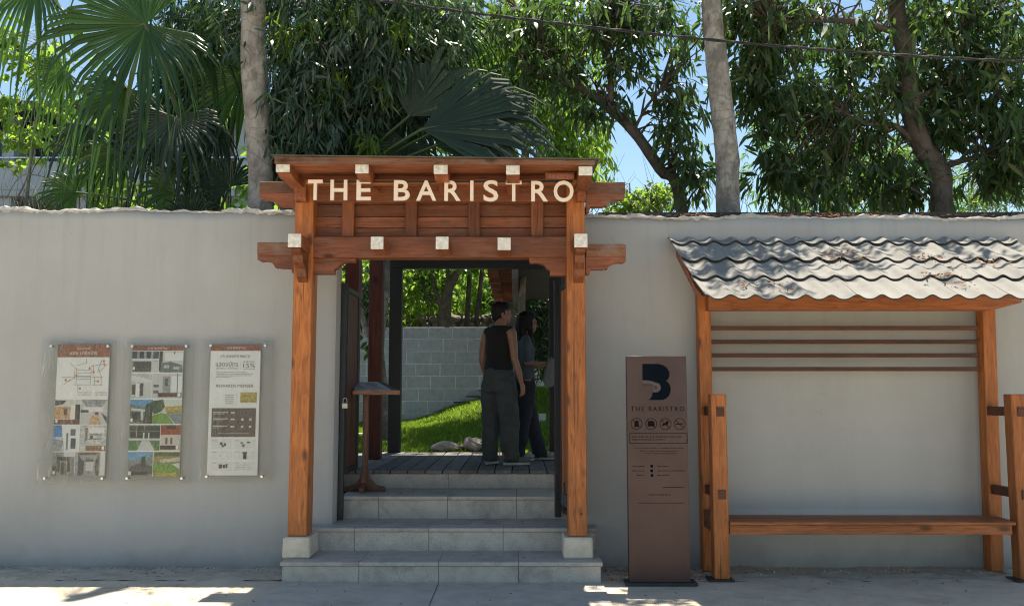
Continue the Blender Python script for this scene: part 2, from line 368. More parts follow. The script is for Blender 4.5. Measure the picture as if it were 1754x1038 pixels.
# ---------- boundary walls
def crest(x, seed=0):
    return .022 * math.sin(x * 5.3 + seed) + .014 * math.sin(x * 13.1 + 2 * seed) + .009 * math.sin(x * 31.7) + .006 * math.sin(x * 71)
def wall(name, x0, x1, ztop, label, seed):
    t = thing(name, ((x0 + x1) / 2, 7.92, 0), label, 'wall')
    n = int(abs(x1 - x0) / .025); m = MB()
    m.box(x0, 7.8, -.1, x1, 8.04, 2.9); 
    body = MB(); 
    # front skin as a fine grid so the plaster undulates
    nx, nz = int((x1 - x0) / .08), 36; xs = np.linspace(x0, x1, nx); zs = np.linspace(-.05, ztop(0) - .02, nz)
    body.v = []; zt = [ztop(x) for x in xs]
    for j in range(nz):
        for i, x in enumerate(xs):
            z = -.05 + (zt[i] + .05) * j / (nz - 1)
            y = 7.8 + .004 * math.sin(x * 1.7 + z * 2.1) + .003 * math.sin(x * 4.1 - z * 3.3)
            if abs(x - XL) < .02 or abs(x - XR) < .02: y = 7.8
            body.v.append((x, y, z))
    for j in range(nz - 1):
        for i in range(nx - 1):
            a = j * nx + i; body.f.append([a, a + 1, a + 1 + nx, a + nx]); body.m.append(0); body.sm.append(True)
    b = len(body.v)
    # back, ends and top
    for i, x in enumerate(xs): body.v += [(x, 8.03, -.05), (x, 8.03, zt[i])]
    for i in range(nx - 1):
        body.f.append([b + 2 * i, b + 2 * i + 1, b + 2 * i + 3, b + 2 * i + 2]); body.f.append([(nz - 1) * nx + i, (nz - 1) * nx + i + 1, b + 2 * i + 3, b + 2 * i + 1])
        body.m += [0, 0]; body.sm += [False, False]
    for i in (0, nx - 1):
        col = [j * nx + i for j in range(nz)]; body.f.append(col + [b + 2 * i + 1, b + 2 * i]); body.m.append(0); body.sm.append(False)
    obj('plaster_body', body, PLASTER, t)
    # crumbly mortar along the top edge, squeezed out over the face
    e = MB(); rings = []; k6 = 7
    for i in range(n + 1):
        x = x0 + (x1 - x0) * i / n; z = ztop(x)
        c = crest(x, seed); big = .5 + .5 * math.sin(x * 2.9 + seed) + random.uniform(-.3, .3)
        ov = .004 + .011 * max(0, big) * random.uniform(.4, 1.2); lo = .006 + .018 * max(0, big) * random.uniform(.3, 1.2); hi = .012 + .45 * c + random.uniform(0, .010)
        e.v += [(x, 7.798, z - lo * 1.3), (x, 7.8 - ov, z - lo), (x, 7.8 - ov * 1.3, z - .004), (x, 7.8 - ov * .4, z + hi * .7), (x, 7.84, z + hi), (x, 7.9, z + hi * .6 + random.uniform(0, .012)), (x, 8.0, z + .003)]
    for i in range(n):
        for q in range(k6 - 1):
            a = i * k6 + q; e.f.append([a, a + 1, a + 1 + k6, a + k6]); e.m.append(0); e.sm.append(False)
    obj('mortar_edge', e, MORTAR, t)
    return t
zl = lambda x: 3.019 - .012 * (x + 1.6) * .9 + crest(x, 1) * .25
wl = wall('boundary_wall', -9.5, XL, zl, 'grey plastered wall left of the gate, carrying the three notice panels', 1.0)
zr = lambda x: 2.980 - .004 * x + crest(x, 3) * .2
wr = wall('boundary_wall', XR, 9.5, zr, 'grey plastered wall right of the gate, behind the tiled bench shelter', 3.3)
m = MB(); m.box(.72, 7.93, 2.95, 9.5, 8.20, 3.042); obj('coping', m, CAP, wr)
m = MB(); m.box(-9.5, 7.95, 2.99, XL - .1, 8.12, 3.034); obj('coping', m, CAP, wl)

# ================================================= STEPS
st = thing('entrance_steps', (-.6, 7.8, 0), 'broad grey granite steps climbing through the gate opening', 'steps')
def step(x0, x1, y0, y1, zb, zt, off, nose=.014, th=.028):
    c = MB(); c.box(x0 + .012, y0 + .012, zb - .02, x1 - .012, y1 + .02, zt - th - .002); obj('core', c, JOINT, st)
    xs = [x0]; x = x0 + off
    while x < x1 - .1: xs.append(x); x += .612
    xs.append(x1)
    for a, b in zip(xs, xs[1:]):
        m = MB(); m.bbox(a + .0015, y0, zb, b - .0015, y0 + .02, zt - th - .003, .002); obj('riser_slab', m, STEP, st)
        m = MB(); m.bbox(a - (nose if a == x0 else -.001), y0 - nose, zt - th, b + (nose if b == x1 else -.001), y1, zt + random.uniform(0, .002), .003); obj('tread_slab', m, STEP, st)
    for xx in (x0, x1):
        m = MB(); m.bbox(xx - .003 if xx == x0 else xx - .017, y0 + .021, zb, xx + .017 if xx == x0 else xx + .003, y1, zt - th - .003, .002); obj('side_slab', m, STEP, st)
step(at(479.5, 963, 7.1).x + .012, at(1032, 963, 7.1).x - .012, 7.12, 7.80, 0, Z1, .59)
step(-1.79, at(1024, 905, 7.6).x - .02, 7.61, 7.80, Z1, Z2, .45)
m = MB(); m.box(XL + .01, 7.8, -.1, XR - .01, 8.16, Z2 - .03); obj('core', m, JOINT, st)
m = MB(); m.bbox(XL, 7.802, Z2 - .028, -.4, 8.158, Z2 + .001, .002); obj('tread_slab', m, STEP, st)
m = MB(); m.bbox(-.397, 7.802, Z2 - .028, XR - .002, 8.158, Z2 + .001, .002); obj('tread_slab', m, STEP, st)
step(XL + .004, XR - .004, 8.16, 8.83, Z2, Z3, .33)
m = MB(); m.bbox(XL - .1, 8.835, Z3, -.66, 8.86, ZD - .034, .002); obj('riser_slab', m, STEP, st)
m = MB(); m.bbox(-.658, 8.835, Z3, XR + .12, 8.86, ZD - .034, .002); obj('riser_slab', m, STEP, st)

# deck
dk = thing('timber_deck', (-.6, 8.83, ZD - .03), 'weathered grey plank deck at the top of the steps', 'deck')
m = MB(); m.box(-2.05, 8.9, .38, .85, 11.45, ZD - .075); obj('deck_frame', m, simple('dark_bearer', (.03, .027, .024)), dk)
x = -2.05; pm = None
while x < .8:
    wd = .158
    m = MB(); m.bbox(x, 8.815 + random.uniform(0, .006), ZD - .032, x + wd, 11.5 + random.uniform(0, .01), ZD + random.uniform(-.002, .002), .004); obj('plank', m, W_DECK, dk)
    x += wd + .009
# rocks at the far edge of the deck
def rock(name, c, r, mat, parent=None, label=None, cat=None, group=None, seed=0, n=14):
    rr = random.Random(seed); m = MB(); m.ell(c, r, n, 9)
    ph = [rr.uniform(0, 6) for _ in range(6)]
    for i, v in enumerate(m.v):
        d = Vector(v) - Vector(c); nn = Vector((d.x / r[0], d.y / r[1], d.z / r[2]))
        f = 1 + .16 * math.sin(4 * nn.x + ph[0]) * math.cos(3 * nn.z + ph[1]) + .10 * math.sin(7 * nn.y + ph[2] + 5 * nn.x) + .06 * math.sin(13 * nn.z + 9 * nn.x + ph[3])
        m.v[i] = tuple(Vector(c) + d * f)
    m.sm = [False] * len(m.sm)
    return obj(name, m, mat, parent, label, None, cat, group)
p = at(765, 772, 11.7); rock('garden_rock', (p.x, 11.75, .76), (.20, .12, .07), ROCK, None, 'low pale rock on the grass beside the far deck edge, left one of two', 'rock', 'rocks by the far deck edge', 3)
p = at(811, 768, 11.7); rock('garden_rock', (p.x, 11.72, .79), (.14, .12, .10), ROCK, None, 'taller pale rock by the far deck edge near the man\'s leg', 'rock', 'rocks by the far deck edge', 5)

# ================================================= GATE
gt = thing('timber_gate', (-.64, 7.4, Z1), 'orange brown timber gateway with carved beams and white ended rafters', 'gate')
YP0, YP1 = 7.30, 7.50
xl0, _ = px2(492.5, 900, YP0); xl1, _ = px2(525.5, 900, YP0); xr0, _ = px2(973.6, 900, YP0); xr1, _ = px2(1006, 900, YP0)
ztop = px2(700, 300, YP0)[1]; zb = px2(508, 918, YP0)[1]
for a, b in ((xl0, xl1), (xr0, xr1)):
    m = MB(); m.bbox(a, YP0, zb, b, YP1, ztop, .006); o = obj('post', m, W_POST, gt)
# plinths
for a, b, nm in ((482.5, 530.5, 0), (965, 1016.5, 0)):
    x0 = px2(a, 950, 7.24)[0]; x1 = px2(b, 950, 7.24)[0]
    m = MB(); m.bbox(x0, 7.24, Z1 + .003, x1, 7.56, zb - .002, .012)
    for i, v in enumerate(m.v):   # slight taper
        f = (v[2] - Z1) / (zb - Z1); cx = (x0 + x1) / 2; m.v[i] = (cx + (v[0] - cx) * (1.0 - .03 * f), v[1] + .004 * f, v[2])
    obj('plinth', m, PLINTH, gt)
# beams
def beam(name, r, Y0, Y1, mat, b=.005, parent=gt, label=None):
    x0, z0, x1, z1 = prect(*r, Y0); m = MB(); m.bbox(x0, Y0, z0, x1, Y1, z1, b); return obj(name, m, mat, parent, label)
def carved(name, pts, Y0, Y1, mat, parent=gt):
    m = MB(); m.poly_xz([px2(a, b, Y0) for a, b in pts], Y0, Y1); return obj(name, m, mat, parent)
beam('upper_beam', (536, 316, 976, 346), 7.34, 7.47, W_HX)
beam('ledge_board', (524, 307.5, 990, 315.5), 7.0, 7.08, W_BENCH, .003)
beam('lower_beam', (534, 405, 975, 441), 7.32, 7.48, W_HX)
def arc(cx, cy, rx, ry, a0, a1, n=6): return [(cx + rx * math.cos(R(a0 + (a1 - a0) * i / n)), cy + ry * math.sin(R(a0 + (a1 - a0) * i / n))) for i in range(n + 1)]
YA = 7.34
beam('arm', (444, 311, 507.5, 331), YA, 7.47, W_ARM); beam('arm', (1004, 312, 1071, 331), YA, 7.47, W_ARM)
beam('arm', (440, 415, 506, 436.5), YA, 7.47, W_ARM); beam('arm', (1004, 418, 1072, 439.5), YA, 7.47, W_ARM)
def corbel_l(x0, y0, x1, y1):   # hangs under an arm, steps down towards the post at the right
    w_, h_ = x1 - x0, y1 - y0
    return [(x0, y0)] + [(x0, y0 + h_ * .25)] + arc(x0 + w_ * .16, y0 + h_ * .72, w_ * .30, h_ * .42, -110, -5, 5) + [(x0 + w_ * .52, y0 + h_ * .64), (x0 + w_ * .55, y0 + h_ * .70)] + [(x0 + w_ * .88, y0 + h_ * .70), (x0 + w_ * .92, y0 + h_), (x1, y1), (x1, y0)]
def mirror(pts, a, b): return [(a + b - x, y) for x, y in pts][::-1]
carved('corbel', corbel_l(445, 331.4, 508, 362), 7.355, 7.455, W_HX)
carved('corbel', corbel_l(441, 437, 506, 468), 7.355, 7.455, W_HX)
carved('corbel', mirror(corbel_l(1004, 331.4, 1070, 363), 1004, 1070), 7.355, 7.455, W_HX)
carved('corbel', mirror(corbel_l(1004, 440, 1072, 470), 1004, 1072), 7.355, 7.455, W_HX)
inn = [(533, 441.4), (609, 441.4), (608, 447)] + arc(598, 462, 20, 14, -70, -165, 5) + [(572, 461), (572, 469), (533, 469)]
carved('corbel', inn, 7.36, 7.45, W_HX)
inn2 = [(906, 441.4), (907, 449)] + arc(917, 464, 21, 14, -110, -15, 5) + [(942, 463), (942, 472), (975, 472), (975, 441.4)]
carved('corbel', inn2, 7.36, 7.45, W_HX)
# boards behind the struts
for y0, y1 in ((344, 350), (350.6, 371), (371.6, 390.4), (391, 406)):
    beam('panel_board', (534, y0, 976, y1), 7.425 + random.uniform(0, .004), 7.45, W_HX, .003)
for a, b in ((585, 606.5), (693.5, 714.5), (801.5, 822.5), (909.5, 931)):
    beam('strut', (a, 345.5, b, 406), 7.365, 7.42, W_HZ)
# through-tenons with white ends along the lower beam
for i, r in enumerate(((493, 400.5, 515.5, 423), (635, 405.5, 656.5, 426.5), (746.5, 405.5, 768, 426.5), (852.5, 407, 874.5, 428), (984, 400.5, 1006, 423.5))):
    x0, z0, x1, z1 = prect(*r, 6.97); m = MB(); m.bbox(x0, 6.985, z0, x1, 7.30 if i in (0, 4) else 7.33, z1, .004)
    if i == 0:      # leftmost meets the post a little to its right
        pass
    o = obj('tenon', m, W_HY, gt); m = MB(); m.bbox(x0 - .001, 6.97, z0 - .001, x1 + .001, 6.984, z1 + .001, .003); obj('end_cap', m, WHITE_END, o)
    if i in (0, 4):
        zz = z0; br = MB(); br.poly_yz([(7.01, zz - .002), (7.01, zz - .03), (7.08, zz - .05), (7.11, zz - .10), (7.19, zz - .14), (7.22, zz - .20), (7.298, zz - .24), (7.298, zz - .002)], x0 + .012, x1 - .012)
        obj('bracket', br, W_HY, gt)
# upper tie pieces beside the posts under the roof
for a, b in ((505, 525), (989, 1003)):
    x0, z0, x1, z1 = prect(a, 306, b, 344, 7.22); m = MB(); m.poly_yz([(7.2, z1), (7.2, z0 + .03), (7.23, z0), (7.298, z0), (7.298, z1)], x0, x1); obj('bracket', m, W_HY, gt)
# rafters
for r in ((472.5, 280.5, 496, 294.5), (608.5, 281.5, 631, 297), (743, 282.5, 766.5, 298), (867, 283.5, 890, 299), (991.5, 285, 1014.5, 300.5)):
    x0, z0, x1, z1 = prect(*r, 6.75); zz = z1
    m = MB(); m.poly_yz([(6.764, z0), (6.764, z1), (8.25, z1), (8.25, z0 - .02), (6.86, z0 - .02), (6.80, z0 - .002)], x0, x1); o = obj('rafter', m, W_HY, gt)
    m = MB(); m.bbox(x0 - .001, 6.75, z0, x1 + .001, 6.763, z1 + .001, .003); obj('end_cap', m, WHITE_END, o)
# roof: boards, fascia, thin sheet; unseen back lengthened to keep sun off the steps
a = at(470, 281, 6.72); b = at(1019, 283.5, 6.72)
zs0 = max(a.z, b.z) + .004
nb = 11; 
for i in range(nb):
    y0 = 6.765 + i * .135; m = MB(); m.bbox(a.x + .01, y0, zs0, b.x - .01, y0 + .132, zs0 + .018, .002); obj('roof_board', m, W_HX, gt)
m = MB(); zt0 = at(470, 268.5, 6.72).z; zt1 = at(1019, 275, 6.72).z
m.add([(a.x, 6.72, zs0 - .0), (b.x, 6.72, zs0 - .012), (b.x, 6.72, zt1), (a.x, 6.72, zt0), (a.x, 6.755, zs0), (b.x, 6.755, zs0 - .012), (b.x, 6.755, zt1), (a.x, 6.755, zt0)],
      [(0, 1, 2, 3), (5, 4, 7, 6), (0, 4, 5, 1), (3, 2, 6, 7), (0, 3, 7, 4), (1, 5, 6, 2)]); obj('fascia', m, W_ARM, gt)
m = MB(); m.add([(a.x - .02, 6.69, zt0 + .002), (b.x + .035, 6.69, zt1 + .002), (b.x + .03, 8.28, zt1 + .07), (a.x - .02, 8.28, zt0 + .07), (a.x - .02, 6.69, zt0 + .008), (b.x + .035, 6.69, zt1 + .008), (b.x + .03, 8.28, zt1 + .078), (a.x - .02, 8.28, zt0 + .078)],
      [(0, 1, 2, 3), (4, 5, 6, 7), (0, 1, 5, 4), (1, 2, 6, 5), (2, 3, 7, 6), (3, 0, 4, 7)]); obj('roof_sheet', m, simple('dull_metal_sheet', (.10, .085, .07), .6, .4, 6, .001), gt)
# peg heads
for (qx, qy, Y) in ((992, 462, 7.298), (991, 344, 7.298), (515, 344, 7.298), (996, 880, 7.298)):
    p = at(qx, qy, Y); m = MB(); m.tube([(p.x, Y + .01, p.z), (p.x, Y - .004, p.z)], .009, 8, smooth=False); obj('peg', m, W_SLAT, gt)

# lettering
def text_mesh(txt, size, depth, align='LEFT', offset=0.0, space=1.0):
    c = bpy.data.curves.new('lettering', 'FONT'); c.body = txt; c.size = size; c.extrude = depth / 2; c.offset = offset
    c.align_x = align; c.space_character = space; c.resolution_u = 4
    o = bpy.data.objects.new('lettering', c); COL.objects.link(o); dg = bpy.context.evaluated_depsgraph_get()
    me = bpy.data.meshes.new_from_object(o.evaluated_get(dg)); bpy.data.objects.remove(o); bpy.data.curves.remove(c)
    # text plane XY -> XZ
    co = np.empty(len(me.vertices) * 3); me.vertices.foreach_get('co', co); co = co.reshape(-1, 3)
    co = np.stack([co[:, 0], -co[:, 2], co[:, 1]], 1); me.vertices.foreach_set('co', co.ravel()); me.update(); return me
def fit(me, x0, z0, x1, z1, y):
    co = np.empty(len(me.vertices) * 3); me.vertices.foreach_get('co', co); co = co.reshape(-1, 3)
    lo, hi = co.min(0), co.max(0)
    co[:, 0] = x0 + (co[:, 0] - lo[0]) / (hi[0] - lo[0]) * (x1 - x0); co[:, 2] = z0 + (co[:, 2] - lo[2]) / (hi[2] - lo[2]) * (z1 - z0)
    co[:, 1] += y - lo[1]; me.vertices.foreach_set('co', co.ravel()); me.update(); return me
sg = thing('sign_lettering', (-.64, 7.22, 3.1), 'cream raised lettering THE BARISTRO across the top of the gate', 'sign')
LT = [('T', 526.7, 552.6), ('H', 565.5, 595), ('E', 610.3, 635.5), ('B', 674.3, 702), ('A', 712.8, 747.2), ('R', 761, 789), ('I', 805.2, 811), ('S', 828, 853.5), ('T', 866.3, 893.5), ('R', 910, 938.3), ('O', 948.5, 982.3)]
for ch, a, b in LT:
    f = (a - 527) / 455; y0 = 308 + 2.6 * f; y1 = 342.5 + 2.6 * f
    if ch in 'OS': y0 -= .8; y1 += .8
    x0, z0, x1, z1 = prect(a, y0, b, y1, 6.965)
    me = text_mesh(ch, 1, .022, offset=.014); fit(me, x0, z0, x1, z1, 6.965); me.materials.clear(); me.materials.append(CREAM); obj('letter', me, None, sg)
x0, z0, x1, z1 = prect(530, 309.5, 981, 313, 6.99); m = MB(); m.box(x0, 6.9885, z0, x1, 6.999, z1); obj('mounting_rail', m, BLACK, sg)
# small wooden name board
x0, z0, x1, z1 = prect(934, 296, 983.5, 307.3, 6.95)
nb_ = thing('name_board', ((x0 + x1) / 2, 6.95, z0), 'small dark wooden name board in Thai lettering under the right rafter', 'sign')
m = MB(); m.bbox(x0, 6.95, z0, x1, 6.965, z1, .002); obj('board', m, W_HX, nb_)
me = text_mesh('เดอะ บาริสโตร', 1, .004); fit(me, x0 + .02, z0 + .012, x1 - .02, z1 - .008, 6.946); me.materials.clear(); me.materials.append(flat('faded_rose_paint', (.42, .24, .2))); obj('lettering', me, None, nb_)

# ================================================= covered walkway behind the gate
cw = thing('covered_walkway', (-.6, 10, ZD), 'dark walkway frame of red columns and a black portal over the deck', 'walkway')
for (a, b, yb, Y) in ((585, 609, 806, 8.95), (627.5, 651, 789, 10.25)):
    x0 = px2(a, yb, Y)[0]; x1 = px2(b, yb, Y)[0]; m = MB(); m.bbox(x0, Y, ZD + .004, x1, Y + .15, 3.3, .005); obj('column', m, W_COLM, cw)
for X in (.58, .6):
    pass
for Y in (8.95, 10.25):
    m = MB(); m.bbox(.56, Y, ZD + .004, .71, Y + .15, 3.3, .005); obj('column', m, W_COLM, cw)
YB = 11.38
x0 = px2(664.5, 700, YB)[0]; x1 = px2(686, 700, YB)[0]; xr_0 = px2(941, 700, YB)[0]; xr_1 = px2(963, 700, YB)[0]
zt = at(800, 459.5, YB).z
for a, b in ((x0, x1), (xr_0, xr_1)):
    m = MB(); m.bbox(a, YB, ZD + .004, b, YB + .12, zt, .003); obj('portal_post', m, BLACK, cw)
m = MB(); m.bbox(x0, YB, zt + .001, xr_1, YB + .12, zt + .16, .003); obj('portal_lintel', m, BLACK, cw)
for X in (-1.75, .45):  # unseen roof over the deck, added to darken the inside
    m = MB(); m.bbox(X, 8.3, 3.302, X + .15, 11.6, 3.42, .004); obj('added_roof_beam', m, W_COLM, cw)
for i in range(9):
    y = 8.45 + i * .37; m = MB(); m.bbox(-1.88, y, 3.422, .60, y + .07, 3.50, .003); obj('added_roof_rafter', m, W_COLM, cw)
m = MB(); m.box(-1.9, 8.3, 3.502, .62, 11.7, 3.53); obj('roof_deck', m, simple('grey_roof_sheet', (.12, .12, .12), .7), cw)

# steel leaves of the gate
def leaf(X, Y0, Y1, zb, zt, s, label, name='gate_leaf'):
    t = thing(name, (X, Y1 if s > 0 else Y0, zb), label, 'gate leaf')
    for a, b in ((Y0, Y0 + .045), (Y1 - .045, Y1)):
        m = MB(); m.bbox(X, a, zb, X + .045, b, zt, .003); obj('stile', m, BLACK, t)
    for z in (zb, zt - .045):
        m = MB(); m.box(X + .002, Y0 + .046, z, X + .043, Y1 - .046, z + .045); obj('rail', m, BLACK, t)
    z = zb + .047; nb = 4; wd = (Y1 - Y0 - .094) / nb
    for i in range(nb):
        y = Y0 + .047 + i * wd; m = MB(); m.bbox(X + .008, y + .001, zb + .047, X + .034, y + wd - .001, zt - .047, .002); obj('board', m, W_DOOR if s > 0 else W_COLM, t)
    return t
ll = leaf(XL + .012, 8.06, 8.66, ZD + .03, 2.40, -1, 'dark red boarded gate leaf folded back at the left side of the opening')
m = MB(); m.bbox(XL + .005, 8.0, Z2 + .01, XL + .05, 8.045, 2.42, .003); obj('hinge_post', m, BLACK, ll)
rl = leaf(.375, 7.50, 8.10, .43, 2.40, 1, 'orange boarded gate leaf swung outward behind the right gate post')
rl.rotation_euler = (0, 0, R(6.5)); x0 = px2(950.5, 700, 8.105)[0]; m = MB(); m.bbox(x0, 8.105, .37, .385, 8.155, 2.46, .003); obj('hinge_post', m, BLACK, rl)
m = MB(); m.bbox(.358, 7.7, .50, .373, 7.95, .60, .004); m.tube([(.362, 7.8, .44), (.362, 7.8, .7)], .008, 8); obj('drop_bolt', m, simple('dark_grey_steel', (.05, .05, .055), .5), rl)
# padlock
p = at(591, 690, 7.99); pl = thing('padlock', (p.x, 7.985, p.z - .03), 'small steel padlock hanging on the black gate frame at left', 'padlock')
m = MB(); m.bbox(p.x - .026, 7.972, p.z - .05, p.x + .026, 7.998, p.z, .005); obj('lock_body', m, simple('pale_brass', (.55, .5, .42), .35, .1, 9, 0, metal=.7), pl)
m = MB(); m.tube([(p.x + .017 * math.cos(t_), 7.985, p.z + .022 + .02 * math.sin(t_)) for t_ in [math.pi * i / 8 for i in range(9)]], .004, 8)
m.tube([(p.x - .017, 7.985, p.z - .002), (p.x - .017, 7.985, p.z + .023)], .004, 8); m.tube([(p.x + .017, 7.985, p.z - .002), (p.x + .017, 7.985, p.z + .023)], .004, 8); obj('shackle', m, STEEL, pl)

# menu stand
YS = 8.35
ms = thing('menu_stand', (at(627, 835, 8.6).x, 8.6, Z3), 'small wooden menu stand with a slanted top on the upper step', 'stand')
fx0, fx1 = at(604.5, 672, 8.36).x, at(684, 672, 8.36).x; zf = at(640, 669, 8.36).z; bx0, bx1 = at(589, 653, 8.72).x, at(656, 653, 8.72).x; zbk = at(620, 654, 8.72).z
m = MB(); th = .03
m.add([(fx0, 8.375, zf - th), (fx1, 8.375, zf - th), (bx1, 8.72, zbk - th), (bx0, 8.72, zbk - th), (fx0, 8.375, zf), (fx1, 8.375, zf), (bx1, 8.72, zbk), (bx0, 8.72, zbk)], [(0, 3, 2, 1), (4, 5, 6, 7), (0, 1, 5, 4), (1, 2, 6, 5), (2, 3, 7, 6), (3, 0, 4, 7)]); obj('top', m, W_STAND, ms)
m = MB(); m.bbox(fx0 - .004, 8.352, zf - .038, fx1 + .004, 8.374, zf + .006, .003); obj('front_lip', m, wood('lip_wood', (.30, .15, .09), 'x'), ms)
def onplane(u, v, h): # u across 0..1, v depth 0..1
    a = Vector((fx0, 8.375, zf)).lerp(Vector((fx1, 8.375, zf)), u); b = Vector((bx0, 8.72, zbk)).lerp(Vector((bx1, 8.72, zbk)), u); return a.lerp(b, v) + Vector((0, 0, h))
PAPER = flat('grey_blue_print', (.50, .55, .58)); INK = flat('print_ink', (.08, .09, .1))
sh = None
for u0, u1 in ((.06, .44), (.46, .84)):
    m = MB(); q = [onplane(u0, .05, .004), onplane(u1, .05, .004), onplane(u1, .95, .004), onplane(u0, .95, .004)]; q0 = [v - Vector((0, 0, .003)) for v in q]
    m.add(q0 + q, [(0, 3, 2, 1), (4, 5, 6, 7), (0, 1, 5, 4), (1, 2, 6, 5), (2, 3, 7, 6), (3, 0, 4, 7)]); o = obj('menu_sheet', m, PAPER, ms)
    m = MB()
    for i in range(6):
        v = .15 + i * .13; c = random.uniform(.5, 1)
        m.add([onplane(u0 + .04, v, .0048), onplane(u0 + .04 + (u1 - u0 - .08) * c, v, .0048), onplane(u0 + .04 + (u1 - u0 - .08) * c, v + .05, .0048), onplane(u0 + .04, v + .05, .0048)], [(0, 1, 2, 3)])
    obj('print', m, INK, o)
pxm = at(626, 760, 8.55).x
m = MB(); m.bbox(pxm - .025, 8.52, Z3 + .05, pxm + .025, 8.58, zf + .0, .004); obj('post', m, W_STAND, ms)
for s, nm in ((-1, 0), (1, 0)):
    m = MB(); m.poly_xz([(pxm + s * .026, Z3 + .005), (pxm + s * .19, Z3 + .005), (pxm + s * .19, Z3 + .045), (pxm + s * .10, Z3 + .06), (pxm + s * .05, Z3 + .12), (pxm + s * .026, Z3 + .20)][::s], 8.53, 8.57); obj('foot', m, W_STAND, ms)
for s in (-1, 1):
    y0 = 8.52 if s < 0 else 8.58
    m = MB(); m.poly_yz([(y0, Z3 + .01), (y0 + s * .16, Z3 + .01), (y0 + s * .16, Z3 + .05), (y0 + s * .06, Z3 + .09), (y0, Z3 + .24)][::-s], pxm - .02, pxm + .02); obj('foot', m, W_STAND, ms)
# ================================================= NOTICE PANELS
def film():
    m, n, l, P = newmat('crinkled_clear_acrylic'); v = coords(n, l, rnd=True)
    h = noise(n, l, coords(n, l, (3, 3, 1.6)), 2.2, 7, .62, 2.0)
    gl = n.new('ShaderNodeBsdfGlossy'); gl.inputs['Roughness'].default_value = .12; gl.inputs['Color'].default_value = (1, 1, 1, 1)
    b = n.new('ShaderNodeBump'); b.inputs['Strength'].default_value = .8; b.inputs['Distance'].default_value = .02; l.new(h, b.inputs['Height']); l.new(b.outputs[0], gl.inputs['Normal'])
    tr = n.new('ShaderNodeBsdfTransparent'); tr.inputs['Color'].default_value = (.925, .925, .915, 1)
    fr = n.new('ShaderNodeFresnel'); fr.inputs['IOR'].default_value = 1.4; l.new(b.outputs[0], fr.inputs['Normal'])
    mx = n.new('ShaderNodeMixShader'); fm = n.new('ShaderNodeMath'); fm.operation = 'MULTIPLY'; fm.inputs[1].default_value = .75; l.new(fr.outputs[0], fm.inputs[0]); l.new(fm.outputs[0], mx.inputs[0]); l.new(tr.outputs[0], mx.inputs[1]); l.new(gl.outputs[0], mx.inputs[2])
    l.new(mx.outputs[0], n['Material Output'].inputs['Surface']); return m
FILM = film()
CC = {}
def printed(c):      # ink with the fine tonal break-up of a printed photograph
    m, n, l, P = newmat('print_colour'); v = coords(n, l, (1, 1, 1), False); lum = sum(c) / 3; a = .12 if lum > .55 else .5
    x = noise(n, l, v, 55, 4, .75); col = ramp(n, l, x, [(.3, k(c, 1 - a)), (.5, c), (.68, tuple(min(.85, t * (1 + a * 1.2) + a * .05) for t in c))])
    l.new(col, P.inputs['Base Color']); P.inputs['Roughness'].default_value = .5; return m
def C(r, g, b):
    key = (r, g, b)
    if key not in CC: CC[key] = printed(tuple(min(.86, ((x / 255) ** 2.2) * 1.04) for x in key))
    return CC[key]
PY = 7.765
class Sheet:
    """a printed sheet: relative coordinates u (0..1 across), v (0..1 from the top)"""
    def __init__(s, x0, z0, x1, z1): s.x0, s.z0, s.x1, s.z1 = x0, z0, x1, z1
    def X(s, u): return s.x0 + u * (s.x1 - s.x0)
    def Z(s, v): return s.z1 - v * (s.z1 - s.z0)
    def rects(s, name, parent, y, items, label=None):
        m = MB(); mats = []
        for q, it in enumerate(items):
            c = it[0]; mt = C(*c)
            if mt not in mats: mats.append(mt)
            i = mats.index(mt); yy = y - .00025 * q
            if len(it) == 5 and not hasattr(it[1], '__len__'):
                u0, v0, u1, v1 = it[1:]; pts = [(u0, v0), (u1, v0), (u1, v1), (u0, v1)]
            else: pts = it[1]
            P3 = [(s.X(u), s.Z(v)) for u, v in pts]
            m.poly_xz(P3, yy, yy + .0002, i)
        return obj(name, m, mats, parent, label)
    def line(s, m, a, b, wdt, y, mi=0):
        A = Vector((s.X(a[0]), s.Z(a[1]))); B = Vector((s.X(b[0]), s.Z(b[1]))); d = (B - A); nrm = Vector((-d.y, d.x)).normalized() * wdt / 2
        m.poly_xz([tuple(A + nrm), tuple(A - nrm), tuple(B - nrm), tuple(B + nrm)], y, y + .0003, mi)
    def text(s, parent, txt, u0, v0, u1, v1, y, col, name='lettering'):
        me = text_mesh(txt, 1, .0006); fit(me, s.X(u0), s.Z(v1), s.X(u1), s.Z(v0), y); me.materials.clear(); me.materials.append(C(*col)); return obj(name, me, None, parent)
def panel(sheet_r, acr_r, label):
    x0, z0, x1, z1 = acr_r
    t = thing('notice_panel', ((x0 + x1) / 2, 7.795, z0), label, 'notice panel', 'notice panels on the left wall')
    m = MB(); m.box(x0, 7.750, z0, x1, 7.756, z1); obj('acrylic_sheet', m, FILM, t)
    for bx in (x0 + .07, x1 - .07):
        for bz in (z0 + .05, z1 - .05):
            m = MB(); m.tube([(bx, 7.797, bz), (bx, 7.757, bz)], .007, 10); m.tube([(bx, 7.749, bz), (bx, 7.741, bz)], .011, 12, smooth=False); obj('standoff_bolt', m, STEEL, t)
    a, b, c, d = sheet_r; m = MB(); m.box(a, 7.768, b, c, 7.776, d); ps = obj('poster', m, C(246, 243, 240), t)
    return t, ps, Sheet(a, b, c, d)
def ctr(l_, t_, r_, b_, Y=7.76): # average the leaning edges
    a = at((l_[0]), t_, Y); b = at(r_[0], t_, Y); c = at(l_[1], b_, Y); d = at(r_[1], b_, Y)
    return ((a.x + c.x) / 2, (c.z + d.z) / 2, (b.x + d.x) / 2, (a.z + b.z) / 2)
